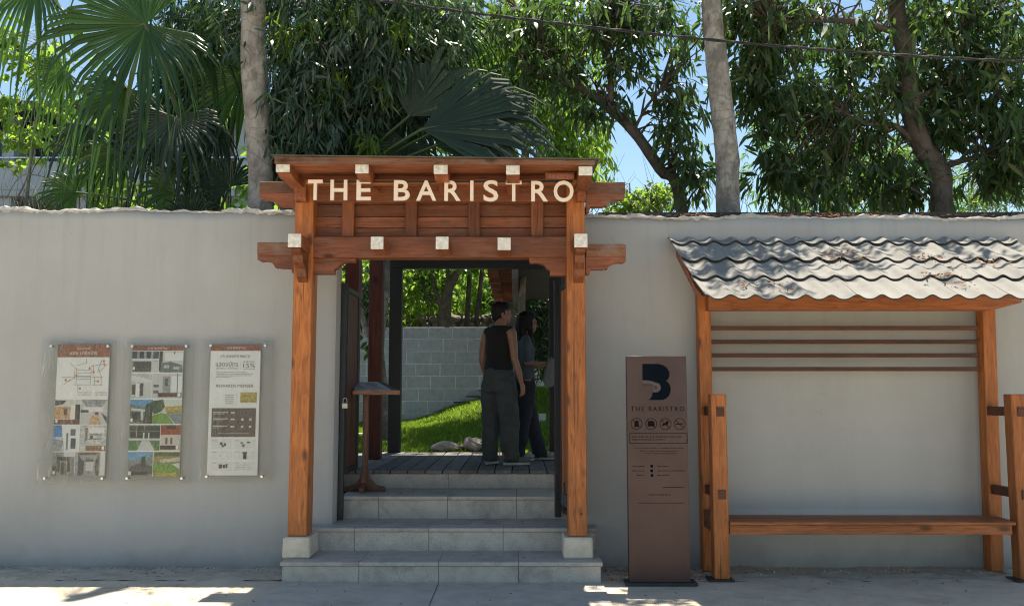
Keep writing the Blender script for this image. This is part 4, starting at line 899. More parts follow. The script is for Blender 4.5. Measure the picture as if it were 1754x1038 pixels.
# low white building right behind the people
lb = thing('low_pavilion', (.8, 20, 1.5), 'low white and dark glass room seen at the right end of the lawn', 'building')
X0, ZZ0 = px2(905, 656, 20); X1, ZZ1 = px2(975, 588, 20)
WP = simple('white_render', (.62, .62, .58), .8); GLS = simple('dark_glass', (.02, .025, .03), .15)
m = MB(); m.bbox(X0 - .2, 20.1, 1.0, X1 + 3, 22, ZZ1 + .3, .01); obj('back_room', m, simple('dark_room_wall', (.05, .055, .055)), lb)
for a, b in ((909, 925), (955, 980)):
    A, Bq = at(a, 648, 20), at(b, 608, 20); m = MB(); m.bbox(A.x, 20, A.z, Bq.x, 20.09, Bq.z, .004); obj('white_panel', m, WP, lb)
A, Bq = at(925, 648, 20), at(954, 608, 20); m = MB(); m.bbox(A.x, 20.04, A.z, Bq.x, 20.09, Bq.z, .004); obj('window', m, GLS, lb)
m = MB(); m.bbox(X0 - .3, 19.7, 1.0, X1 + 3, 19.95, at(930, 650, 19.7).z, .01); obj('white_ledge', m, WP, lb)
m = MB(); m.bbox(X0 - .3, 19.6, at(930, 606, 20).z, X1 + 3, 20.2, at(930, 596, 20).z, .01); obj('roof_edge', m, simple('grey_edge', (.2, .2, .2)), lb)
p = at(929, 718, 12.9); m = MB(); m.bbox(p.x - .05, 12.9, p.z - .06, p.x + .05, 12.915, p.z + .08, .003); sn = thing('garden_marker', (p.x, 12.9, p.z - .2), 'small white marker plate standing in the lawn by the right portal post', 'marker')
obj('plate', m, flat('marker_white', (.7, .7, .68)), sn); m = MB(); m.box(p.x - .008, 12.916, p.z - .25, p.x + .008, 12.93, p.z + .02); obj('stake', m, CAP, sn)
# far house glimpsed between the columns: pale kerb
p = at(600, 748, 13.2); kb = thing('garden_kerb', (-2.4, 13.2, .8), 'pale low kerb beside the lawn glimpsed between the left columns', 'kerb'); 
m = MB(); m.bbox(-4.2, 13.2, .6, -1.72, 13.32, at(612, 742, 13.2).z, .006); obj('kerb_stone', m, WP, kb)

# ================================================= APARTMENT BLOCK far left
def apartment(x0, x1, Y, levels, label, dx=0):
    t = thing('apartment_building', ((x0 + x1) / 2, Y + 4, 0), label, 'building')
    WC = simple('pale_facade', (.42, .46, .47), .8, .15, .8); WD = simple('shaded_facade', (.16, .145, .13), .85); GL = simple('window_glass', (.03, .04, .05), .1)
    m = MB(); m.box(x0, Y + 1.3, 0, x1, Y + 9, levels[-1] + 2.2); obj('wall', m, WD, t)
    for zf in levels:
        m = MB(); m.bbox(x0 - .3, Y, zf - .18, x1 + .3, Y + 1.29, zf, .01); obj('balcony_slab', m, WC, t)
        m = MB(); m.bbox(x0 - .3, Y, zf + .003, x1 + .3, Y + .12, zf + .85, .01); pr = obj('parapet', m, WC, t)
        m = MB(); m.bbox(x0 - .3, Y + .03, zf + .95, x1 + .3, Y + .08, zf + 1.0, .005); obj('handrail', m, STEEL, pr)
        x = x0 + .6
        while x < x1 - 1.5:
            f = MB(); f.bbox(x, Y + 1.22, zf + .5, x + 1.2, Y + 1.295, zf + 2.1, .01); wf = obj('window', f, WC, t)
            for q in (0, 1):
                m = MB(); m.box(x + .07 + q * .55, Y + 1.205, zf + .57, x + .58 + q * .55, Y + 1.218, zf + 2.03); obj('pane', m, GL, wf)
            x += 1.9
    m = MB(); m.bbox(x0 - .6, Y - .4, levels[-1] + 2.3, x1 + .6, Y + 9.2, levels[-1] + 2.55, .02); obj('roof', m, CAP, t)
    for x in np.linspace(x0, x1 - .35, 5): 
        m = MB(); m.bbox(x, Y + .15, 0, x + .35, Y + .5, levels[-1] + 2.28, .01); obj('pillar', m, WC, t)
    return t
apartment(-17.5, -8.0, 26, [2.2, 4.9, 7.35], 'pale balconied apartment building behind the left palms')
# ================================================= PEOPLE
def remesh(mb, voxel, mat, smooth=4, disp=None, name='tmp'):
    me = mb.mesh(name, mat); o = bpy.data.objects.new(name, me); COL.objects.link(o)
    rm = o.modifiers.new('r', 'REMESH'); rm.mode = 'VOXEL'; rm.voxel_size = voxel; rm.use_smooth_shade = True
    sm = o.modifiers.new('s', 'SMOOTH'); sm.iterations = smooth; sm.factor = .5
    if disp:
        tx = bpy.data.textures.new('folds', 'CLOUDS'); tx.noise_scale = disp[1]; tx.noise_depth = 3
        d = o.modifiers.new('d', 'DISPLACE'); d.texture = tx; d.strength = disp[0]; d.mid_level = .5; d.texture_coords = 'LOCAL'
    dg = bpy.context.evaluated_depsgraph_get(); me2 = bpy.data.meshes.new_from_object(o.evaluated_get(dg)); bpy.data.objects.remove(o)
    me2.materials.clear(); me2.materials.append(mat); return me2
class Body:
    def __init__(s, base, ang): s.b = Vector(base); s.r = Vector((math.cos(ang), -math.sin(ang), 0)); s.f = Vector((math.sin(ang), math.cos(ang), 0)); s.rot = Matrix((s.r, s.f, Vector((0, 0, 1)))).transposed()
    def p(s, r, f, z): return s.b + s.r * r + s.f * f + Vector((0, 0, z))
    def cap(s, mb, pts, rad, n=12):   # tapered limb with round joints
        P = [s.p(*q) for q in pts]; mb.tube(P, rad, n)
        for q, rr_ in zip(P, rad): mb.ell(q, (rr_ * .99,) * 3, n, 8)
    def ell(s, mb, c, r, n=16, m=12, tilt=None):
        rt = s.rot @ tilt if tilt is not None else s.rot; mb.ell(s.p(*c), r, n, m, rot=rt)
    def loft(s, mb, rings, n=20):    # rings: (r, f, z, half width, half depth)
        b = len(mb.v); 
        for (cr, cf, z, a, d) in rings:
            for i in range(n):
                t = 2 * math.pi * i / n; mb.v.append(tuple(s.p(cr + a * math.cos(t), cf + d * math.sin(t), z)))
        for j in range(len(rings) - 1):
            for i in range(n): mb.f.append([b + j * n + i, b + j * n + (i + 1) % n, b + (j + 1) * n + (i + 1) % n, b + (j + 1) * n + i]); mb.m.append(0); mb.sm.append(True)
        mb.f.append([b + i for i in range(n)][::-1]); mb.f.append([b + (len(rings) - 1) * n + i for i in range(n)]); mb.m += [0, 0]; mb.sm += [True, True]
def hand(B, mb, w, d, side, palm, curl=.25):
    """w wrist point, d direction of the hand, side = direction from little finger to thumb, palm = palm normal (local r,f,z vectors)"""
    w = Vector(w); d = Vector(d).normalized(); side = Vector(side).normalized(); palm = Vector(palm).normalized()
    mid = w + d * .045
    for k_ in (-.022, -.007, .008, .022):
        B.cap(mb, [tuple(w + d * .005 + side * k_ * .6), tuple(w + d * .085 + side * k_)], [.013, .0115], 8)
    for k_, L in ((-.026, .058), (-.009, .074), (.009, .08), (.026, .070)):
        p0 = w + d * .085 + side * k_; p1 = p0 + (d * .9 + palm * curl + side * k_ * 1.5) * L * .45; p2 = p1 + (d * .75 + palm * (curl + .45)) * L * .32; p3 = p2 + (d * .5 + palm * (curl + .8)) * L * .25
        B.cap(mb, [tuple(p0), tuple(p1), tuple(p2), tuple(p3)], [.0088, .0084, .0078, .007], 8)
    t0 = w + d * .02 + side * .022; t1 = t0 + d * .032 + side * .022 + palm * .008; t2 = t1 + d * .028 + side * .006 + palm * .01
    B.cap(mb, [tuple(t0), tuple(t1), tuple(t2)], [.013, .0105, .0085], 8)
def head(B, mb, c, yaw, tilt=0, s=1.0):
    """c = centre of the head; yaw = turn relative to the body (positive to the right)"""
    cy, sy = math.cos(yaw), math.sin(yaw)
    def q(r, f, z): return (c[0] + (r * cy + f * sy) * s, c[1] + (-r * sy + f * cy) * s, c[2] + z * s - f * math.sin(tilt))
    T = Matrix.Rotation(-yaw, 3, 'Z')
    E_ = lambda a, r, n=14, m=10: B.ell(mb, q(*a), tuple(x * s for x in r), n, m, T)
    E_((0, -.012, .028), (.074, .094, .088)); E_((0, .03, -.035), (.056, .062, .072)); E_((0, .055, -.085), (.028, .026, .022)); E_((0, .08, .03), (.05, .02, .03))
    E_((0, .098, -.012), (.011, .016, .02), 10, 8); E_((0, .104, -.022), (.014, .013, .009), 10, 8); E_((0, .088, -.052), (.022, .013, .007), 10, 8); E_((0, .086, -.063), (.02, .013, .007), 10, 8)
    for sd in (-1, 1):
        E_((sd * .076, -.008, -.004), (.008, .018, .03), 10, 8); E_((sd * .03, .082, .012), (.016, .012, .008), 8, 6)
    return q, E_
SKIN, n_, l_, P_ = newmat('warm_skin'); l_.new(ramp(n_, l_, noise(n_, l_, coords(n_, l_), 14), [(.3, (.20, .10, .065)), (.7, (.25, .13, .085))]), P_.inputs['Base Color']); P_.inputs['Roughness'].default_value = .5; P_.inputs['Subsurface Weight'].default_value = .05
HAIR = simple('black_hair', (.006, .005, .0045), .6, .4, 40, .004, fine=130, spec=.3); KNIT = simple('black_knit', (.004, .004, .005), .9, .3, 30, .002)  # skin and clothes darkened: the walkway's dimness is put into their colours
TROU = simple('grey_green_cotton', (.036, .044, .045), .9, .25, 10, .003); SHOE = simple('grey_suede', (.11, .095, .085), .85, .2, 20); TEE = simple('slate_blue_cotton', (.06, .085, .10), .9, .15, 10, .003)
DEN = simple('dark_denim', (.012, .017, .027), .85, .3, 25, .002, fine=120); SNK = simple('white_sneaker', (.3, .3, .29), .6, .1, 20); SOLE = simple('pale_sole', (.4, .38, .34), .7)
def shoe(B, parent, r, f, yaw, mat, L=.27, z0=0.0):
    cy, sy = math.cos(yaw), math.sin(yaw)
    q = lambda a, b, z: (r + a * cy + b * sy, f - a * sy + b * cy, z0 + z); T = Matrix.Rotation(-yaw, 3, 'Z')
    mb = MB(); B.ell(mb, q(0, .13 * L / .27, .048), (.048, .085, .036), 14, 10, T); B.ell(mb, q(0, .03, .05), (.042, .10, .042), 14, 10, T); B.ell(mb, q(0, -.025, .066), (.037, .052, .055), 14, 10, T); B.ell(mb, q(0, .0, .09), (.036, .042, .035), 12, 8, T)
    o = obj('shoe', remesh(mb, .008, mat, 2), None, parent)
    mb = MB(); n = 20; pts = []
    for i in range(n):
        t_ = 2 * math.pi * i / n; a = (.046 if math.sin(t_) > 0 else .038) * math.cos(t_); b = .06 + .145 * math.sin(t_); pts.append(q(a, b, 0))
    mb.v = [tuple(B.p(x, y, z0 + .004)) for x, y, z in pts] + [tuple(B.p(x, y, z0 + .026)) for x, y, z in pts]
    mb.f = [list(range(n))[::-1], list(range(n, 2 * n))] + [[i, (i + 1) % n, (i + 1) % n + n, i + n] for i in range(n)]; mb.m = [0] * len(mb.f); mb.sm = [False] * len(mb.f)
    obj('sole', mb, SOLE, o)

# ---- man seen from behind
b0 = at(855, 797, 9.45)
mt = thing('person', (b0.x, 9.45, ZD), 'man with short dark hair in black sleeveless top and baggy grey trousers, back turned', 'person', 'people talking on the deck')
B = Body((b0.x, 9.45, ZD + .006), R(42)); s = 1.0
mb = MB()
hc = (-.01, .045, 1.555)
q, E_ = head(B, mb, hc, R(35), R(4), 1.0)
B.cap(mb, [(0, .0, 1.36), (0, .02, 1.47)], [.066, .056])
B.loft(mb, [(0, 0, .90, .155, .10), (0, -.005, 1.0, .145, .095), (0, 0, 1.12, .135, .088), (0, .005, 1.25, .155, .10), (0, 0, 1.34, .155, .09), (0, .0, 1.40, .10, .065)])
B.cap(mb, [(-.165, -.005, 1.355), (.165, -.005, 1.355)], [.055, .055])
B.cap(mb, [(.175, -.005, 1.345), (.205, -.01, 1.22), (.222, -.01, 1.075), (.232, .04, .95), (.236, .075, .845)], [.054, .045, .037, .036, .026]); hand(B, mb, (.237, .08, .84), (.04, .22, -1), (-.05, 1, .2), (-1, 0, 0))
B.cap(mb, [(-.175, -.005, 1.345), (-.21, -.02, 1.22), (-.235, -.015, 1.075), (-.245, .05, .95), (-.24, .09, .85)], [.053, .044, .036, .035, .026]); hand(B, mb, (-.24, .095, .845), (0, .25, -1), (.05, 1, .2), (1, 0, 0))
for sd in (-1, 1): B.cap(mb, [(sd * .085, 0, .90), (sd * .09, .015, .48), (sd * .10, -.01, .09)], [.085, .055, .04])
obj('body', remesh(mb, .0055, SKIN, 2), None, mt)
mb = MB()
E2 = lambda a, r: B.ell(mb, q(*a), r, 14, 10, Matrix.Rotation(-R(35), 3, 'Z'))
E2((0, -.022, .045), (.084, .098, .088)); E2((0, -.05, -.02), (.072, .06, .07)); E2((0, .03, .09), (.07, .065, .045)); E2((.055, -.02, .02), (.03, .05, .055)); E2((-.055, -.02, .02), (.03, .05, .055))
obj('hair', remesh(mb, .007, HAIR, 2, (.012, .03)), None, mt)
mb = MB()
B.loft(mb, [(0, -.01, .965, .175, .125), (0, -.01, 1.0, .172, .122), (0, -.005, 1.12, .158, .108), (0, 0, 1.25, .172, .115), (0, -.002, 1.33, .178, .105), (0, -.002, 1.385, .155, .082), (0, .002, 1.43, .085, .07)])
B.cap(mb, [(-.15, -.005, 1.365), (.15, -.005, 1.365)], [.058, .058])
obj('sleeveless_top', remesh(mb, .009, KNIT, 3, (.016, .09)), None, mt)
mb = MB()
B.loft(mb, [(0, -.015, .74, .18, .14), (0, -.015, .84, .182, .142), (0, -.012, .93, .176, .132), (0, -.008, 1.0, .160, .115)])
B.loft(mb, [(-.115, -.02, .04, .075, .085), (-.113, -.015, .10, .080, .088), (-.112, -.02, .20, .085, .092), (-.108, .0, .45, .098, .108), (-.095, -.01, .70, .108, .13), (-.085, -.01, .86, .10, .13)])
B.loft(mb, [(.130, .04, .045, .077, .085), (.128, .04, .10, .083, .09), (.125, .02, .20, .088, .096), (.113, .03, .45, .10, .112), (.095, .0, .70, .108, .13), (.085, -.01, .86, .10, .13)])
obj('trousers', remesh(mb, .010, TROU, 3, (.034, .11)), None, mt)
shoe(B, mt, -.115, -.02, R(-18), SHOE); shoe(B, mt, .13, .04, R(30), SHOE)

# ---- long-haired person in profile
b1 = at(897, 789, 10.05)
wt = thing('person', (b1.x, 10.05, ZD), 'long haired person in slate t-shirt and dark jeans, facing right with an arm out', 'person', 'people talking on the deck')
B = Body((b1.x, 10.05, ZD + .006), R(78)); s = .97
mb = MB(); hc = (0.0, .05, 1.51)
q, E_ = head(B, mb, hc, R(0), R(12), .97)
B.cap(mb, [(0, .0, 1.32), (0, .03, 1.43)], [.055, .048])
B.loft(mb, [(0, 0, .88, .15, .10), (0, 0, 1.0, .13, .09), (0, .005, 1.12, .125, .085), (0, .01, 1.22, .14, .10), (0, 0, 1.30, .14, .082), (0, .0, 1.36, .09, .06)])
B.cap(mb, [(-.145, 0, 1.31), (.145, 0, 1.31)], [.047, .047])
B.cap(mb, [(.155, 0, 1.30), (.17, -.02, 1.19), (.175, .0, 1.06), (.16, .13, 1.045), (.13, .25, 1.055)], [.046, .040, .033, .030, .022]); hand(B, mb, (.13, .255, 1.055), (-.1, 1, .03), (-.2, 0, 1), (-1, 0, 0), .5)
B.cap(mb, [(-.155, 0, 1.30), (-.18, .02, 1.18), (-.18, .05, 1.06), (-.13, .18, 1.04), (-.08, .28, 1.05)], [.046, .040, .033, .030, .022]); hand(B, mb, (-.08, .285, 1.05), (.1, 1, .03), (.2, 0, 1), (1, 0, 0), .5)
B.cap(mb, [(.08, 0, .88), (.085, -.0, .48), (.08, -.10, .09)], [.08, .052, .038]); B.cap(mb, [(-.08, 0, .88), (-.085, .09, .48), (-.08, .20, .09)], [.08, .052, .038])
obj('body', remesh(mb, .0055, SKIN, 2), None, wt)
mb = MB(); E2 = lambda a, r: B.ell(mb, q(*a), r, 14, 10)
E2((0, -.025, .04), (.086, .098, .088)); E2((0, -.07, -.04), (.09, .075, .11)); E2((0, -.095, -.13), (.10, .065, .11)); E2((0, -.10, -.21), (.10, .05, .09)); E2((.03, -.11, -.27), (.05, .035, .06)); E2((0, .035, .085), (.072, .065, .04)); E2((.068, -.01, -.02), (.018, .05, .08)); E2((-.068, -.01, -.02), (.018, .05, .08)); E2((.06, .02, -.10), (.02, .03, .07))
obj('hair', remesh(mb, .007, HAIR, 2, (.014, .03)), None, wt)
mb = MB()
B.loft(mb, [(0, 0, .88, .165, .118), (0, .0, .95, .16, .115), (0, .005, 1.1, .15, .105), (0, .01, 1.2, .158, .115), (0, .0, 1.29, .155, .092), (0, .0, 1.35, .10, .068)])
B.cap(mb, [(-.14, 0, 1.315), (.14, 0, 1.315)], [.055, .055])
for sd in (-1, 1): B.cap(mb, [(sd * .15, 0, 1.30), (sd * .178, -.015, 1.19), (sd * .184, -.01, 1.12)], [.056, .058, .058])
obj('t_shirt', remesh(mb, .009, TEE, 3, (.02, .09)), None, wt)
mb = MB()
B.loft(mb, [(0, -.005, .74, .158, .125), (0, -.005, .84, .16, .125), (0, 0, .93, .15, .112)])
B.loft(mb, [(.085, -.10, .03, .072, .085), (.085, -.08, .12, .068, .08), (.088, -.03, .40, .075, .088), (.085, .0, .65, .09, .11), (.078, 0, .85, .09, .115)])
B.loft(mb, [(-.085, .20, .03, .075, .095), (-.085, .19, .12, .07, .085), (-.088, .11, .40, .075, .088), (-.085, .03, .65, .09, .11), (-.078, 0, .85, .09, .115)])
obj('jeans', remesh(mb, .010, DEN, 3, (.024, .10)), None, wt)
shoe(B, wt, .085, -.10, R(-8), SNK); shoe(B, wt, -.085, .20, R(4), SNK)
# bag
p = at(942, 660, 9.9); bgt = thing('cloth_bag', (p.x, 9.9, p.z), 'limp grey cloth bag held out by the long haired person', 'bag')
mb = MB(); mb.ell((p.x + .0, 9.9, p.z + .10), (.075, .05, .12), 14, 12); mb.ell((p.x + .01, 9.9, p.z + .2), (.05, .035, .10), 12, 10); obj('bag_body', remesh(mb, .01, simple('grey_cloth', (.16, .165, .17), .9), 3, (.03, .07)), None, bgt)
mb = MB(); mb.tube([(p.x - .03, 9.9, p.z + .24), (p.x - .02, 9.9, p.z + .31), (p.x + .02, 9.9, p.z + .31), (p.x + .03, 9.9, p.z + .24)], .007, 6); obj('handle', mb, simple('grey_strap', (.13, .13, .14), .9), bgt)

# ================================================= VEGETATION
def norm(a): return a / np.maximum(np.linalg.norm(a, axis=1, keepdims=True), 1e-9)
def leaves(P, D, L, W, bend=.25):
    """P base points, D directions, L lengths, W widths -> folded pointed leaves, 4 triangles each"""
    N = len(P); rv = rng.normal(0, 1, (N, 3)); Sd = norm(np.cross(D, rv)); Nm = norm(np.cross(D, Sd))
    L = L[:, None]; W = W[:, None]; dn = np.array([0, 0, -1.0])
    a = P + D * L * .35 + dn * L * bend * .08; b = P + D * L * .72 + dn * L * bend * .3; t = P + D * L + dn * L * bend * .6
    V = np.stack([P, a + Sd * W * .5 + Nm * W * .12, a - Sd * W * .5 + Nm * W * .12, b + Sd * W * .36 + Nm * W * .1, b - Sd * W * .36 + Nm * W * .1, t], 1).reshape(-1, 3)
    o = np.arange(N)[:, None] * 6
    return V, o + np.array([0, 1, 2]), o + np.array([3, 5, 4]), o + np.array([1, 3, 4, 2])
def leafmesh(name, Ps, mat, bend=.25):
    Vs, A, Bq = [], [], []; off = 0
    for (P, D, L, W) in Ps:
        V, t1, t2, q4 = leaves(P, D, L, W, bend); Vs.append(V); A += [t1 + off, t2 + off]; Bq.append(q4 + off); off += len(V)
    return npmesh(name, np.concatenate(Vs), A + Bq, mat)
def sprays(blobs, n_per, L, W, droop=.75, spread=.5, mat=None, hang=.0, shell=.5):
    """blobs: (centre, radii, number of sprays). Each spray is a twig end carrying n_per leaves."""
    out = []; tips = []
    for (c, r, n) in blobs:
        c = np.array(c); r = np.array(r); g3 = np.clip(rng.normal(0, .55, (n, 3)), -1.3, 1.3); u = norm(g3)
        cc = c + g3 * r; tips.append(cc)
        od = norm(u * np.array([1, 1, .3]) + rng.normal(0, .5, (n, 3)))
        idx = np.repeat(np.arange(n), n_per); N = len(idx)
        base = cc[idx] + rng.normal(0, 1, (N, 3)) * L * .22
        if hang: base = base + np.stack([np.zeros(N), np.zeros(N), -rng.uniform(0, hang, N)], 1) + (od[idx] * rng.uniform(0, .1, (N, 1)))
        D = norm(od[idx] * (1 - droop) + rng.normal(0, spread, (N, 3)) + np.array([0, 0, -droop * 1.3]))
        out.append((base, D, L * rng.uniform(.45, 1.35, N), W * rng.uniform(.55, 1.3, N)))
    return out, np.concatenate(tips)
def tree(name, label, trunk, branches, blobs, leafargs, mat, bark, group=None, cat='tree', twigs=120, tseg=12, twr=.006, dens=1.0):
    blobs = [(c_, r_, max(4, int(n_ * dens))) for c_, r_, n_ in blobs]
    base = trunk[0][0]; t = thing(name, tuple(base), label, cat, group)
    def sm(pts):   # subdivide for gentle bends
        P = [Vector(p) for p, _ in pts]; Rr = [r for _, r in pts]; op, orr = [], []
        for i in range(len(P) - 1):
            n = 5
            for k_ in range(n):
                f = k_ / n; p0 = P[max(i - 1, 0)]; p1 = P[i]; p2 = P[i + 1]; p3 = P[min(i + 2, len(P) - 1)]
                q = .5 * ((2 * p1) + (p2 - p0) * f + (2 * p0 - 5 * p1 + 4 * p2 - p3) * f * f + (3 * p1 - p0 - 3 * p2 + p3) * f ** 3)
                op.append(q); orr.append((Rr[i] * (1 - f) + Rr[i + 1] * f) * random.uniform(.97, 1.05))
        op.append(P[-1]); orr.append(Rr[-1]); return op, orr
    P, Rr = sm(trunk); m = MB(); m.tube(P, Rr, tseg, wob=.03); obj('trunk', m, bark, t); limb = list(P)
    for br in branches:
        P, Rr = sm(br); m = MB(); m.tube(P, Rr, 8, wob=.03); obj('branch', m, bark, t); limb += list(P)
    if blobs:
        sp, tips = sprays(blobs, **leafargs); cr = obj('crown', leafmesh('crown', sp, mat), None, t, kind='stuff')
        if twigs and limb:
            LM = np.array([tuple(p) for p in limb]); m = MB()
            for i in rng.choice(len(tips), min(twigs, len(tips)), replace=False):
                tp_ = tips[i]; j = np.argmin(((LM - tp_) ** 2).sum(1) + rng.uniform(0, .5, len(LM))); a = Vector(LM[j]); b = Vector(tp_)
                if (a - b).length > 3.2: continue
                mid = a.lerp(b, .5) + Vector((random.uniform(-.15, .15), random.uniform(-.15, .15), random.uniform(.0, .25))); m.tube([a, a.lerp(mid, .55) + Vector((0, 0, .03)), mid, b], [twr * 2.2, twr * 1.8, twr * 1.3, twr * .6], 4, caps=False)
            obj('twigs', m, bark, t, kind='stuff')
    return t
def blob(px, py, Y, rx, ry, rz, n):   # photo-measured centre and half sizes in pixels at depth Y; rz in metres of depth
    c = at(px, py, Y); s = F / Y; return ((c.x, c.y, c.z), (rx / s, rz, ry / s), n)
def T3(px, py, Y, r): return (at(px, py, Y), r)
# 1 pale trunk left
mango = dict(n_per=9, L=.17, W=.038, droop=.62, spread=.55, shell=.6)
b = at(446, 372, 8.9); 
tree('tall_tree', 'tall tree with a straight pale grey trunk rising left of the gate roof', [(Vector((b.x, 8.9, .4)), .125), T3(446, 372, 8.9, .125), T3(444, 250, 8.9, .122), T3(436, 130, 8.9, .13), T3(434, 0, 8.9, .125), (Vector((at(430, 0, 8.9).x, 8.9, 6.5)), .12), (Vector((at(430, 0, 8.9).x - .1, 8.95, 9)), .07)],
     [[T3(432, -60, 8.9, .07), (Vector((-3.6, 9.3, 7)), .05), (Vector((-4.4, 9.4, 7.6)), .02)]],
     [((-3.4, 12, 8.6), (1.5, 1.5, 1.1), 160)], mango, L_DARK, BARK_P, 'trees standing behind the wall', twigs=40, tseg=16)
# 2 weeping tree over the gate
b = at(486, 300, 9.4)
weep = dict(n_per=13, L=.16, W=.026, droop=.75, spread=.5, hang=.16, shell=.62)
WT = tree('weeping_tree', 'dark weeping tree with thin trunk hanging over the gate roof', [(Vector((b.x, 9.5, .4)), .07), T3(492, 260, 9.5, .065), T3(488, 80, 9.5, .07), T3(484, -20, 9.5, .06), (Vector((at(484, 0, 9.5).x, 9.5, 7)), .04)],
     [[T3(486, 60, 9.5, .04), T3(560, 20, 9.5, .03), T3(640, 10, 9.6, .02)], [T3(490, 150, 9.5, .03), T3(530, 110, 9.4, .02), T3(600, 110, 9.3, .012)]],
     [blob(600, 10, 9.4, 170, 80, .6, 620), blob(545, 110, 9.3, 85, 110, .5, 520), blob(650, 110, 9.4, 115, 95, .5, 520), blob(525, 220, 9.2, 58, 75, .4, 330), blob(600, 210, 9.6, 80, 60, .4, 260), blob(740, 60, 9.6, 60, 80, .4, 200), blob(395, 30, 9.6, 40, 60, .4, 110), blob(320, 20, 10, 60, 60, .4, 160), blob(350, 110, 10.2, 50, 60, .4, 110), blob(480, 250, 9.3, 26, 55, .3, 110), blob(600, -110, 9.4, 200, 80, .7, 300), ((-.9, 8.1, 6.3), (1.0, .5, .4), 200)],  # last blob: unseen overhang added to keep sun off the lowest step
     weep, L_WEEP, BARK_M, twigs=260, dens=.62)
sp, _ = sprays([blob(515, 45, 9.0, 16, 26, .1, 12), blob(480, 60, 9.0, 12, 30, .1, 10), blob(582, 120, 9.0, 10, 22, .1, 7), blob(628, 232, 9.0, 10, 22, .1, 9), blob(690, 40, 9.0, 22, 18, .1, 10), blob(552, 165, 9.0, 10, 18, .1, 5), blob(660, 130, 9.0, 10, 18, .1, 5), blob(468, 240, 9.0, 10, 20, .1, 6), blob(610, 10, 9.0, 30, 12, .1, 10)], **dict(weep, n_per=10))
yl = obj('young_leaves', leafmesh('young_leaves', sp, L_LIME), None, WT, kind='stuff')
# 3 pale trunk right of centre
tree('tall_tree', 'tall tree with a mottled grey trunk rising beside the bench shelter roof', [(Vector((at(1250, 380, 8.7).x, 8.7, .4)), .125), T3(1247, 376, 8.7, .112), T3(1246, 280, 8.7, .115), T3(1237, 190, 8.7, .110), T3(1226, 90, 8.7, .105), T3(1218, 0, 8.7, .098), (Vector((at(1210, 0, 8.7).x, 8.7, 7)), .08), (Vector((at(1200, 0, 8.7).x, 8.8, 9)), .05)],
     [],
     [((2.0, 8.6, 6.6), (1.1, .8, .6), 120)], mango, L_DARK, BARK_M, 'trees standing behind the wall', twigs=30, tseg=16)
# 4 leaning dark tree
tree('leaning_tree', 'dark tree with a trunk leaning left, just right of the gate', [(Vector((at(1190, 400, 9.8).x, 9.8, .4)), .08), T3(1168, 362, 9.8, .07), T3(1130, 290, 9.8, .062), T3(1085, 225, 9.8, .06), T3(1042, 184, 9.8, .056), T3(990, 150, 9.9, .045), T3(930, 128, 10, .045), T3(885, 108, 10.1, .03)],
     [[T3(1046, 188, 9.8, .045), T3(1046, 130, 9.8, .03), T3(1040, 60, 9.9, .03), T3(1050, -30, 9.9, .025)], [T3(1085, 225, 9.8, .02), T3(1110, 180, 9.7, .015), T3(1140, 150, 9.6, .01)], [T3(960, 140, 10, .03), T3(930, 90, 10, .02), T3(900, 30, 10, .015)]],
     [blob(1010, 40, 9.9, 125, 50, .6, 210), blob(960, 130, 10, 70, 55, .4, 110), blob(1075, 110, 9.7, 50, 45, .3, 40), blob(1155, 150, 9.6, 40, 60, .4, 60), blob(1165, 235, 9.6, 30, 45, .3, 45), blob(1190, 300, 9.5, 26, 38, .3, 45), blob(1130, 30, 9.9, 90, 50, .5, 130), blob(1020, 185, 9.8, 50, 25, .3, 50), blob(900, 60, 10.2, 50, 60, .4, 90)],
     mango, L_DARK, BARK_D, 'trees standing behind the wall', twigs=260, dens=.62)
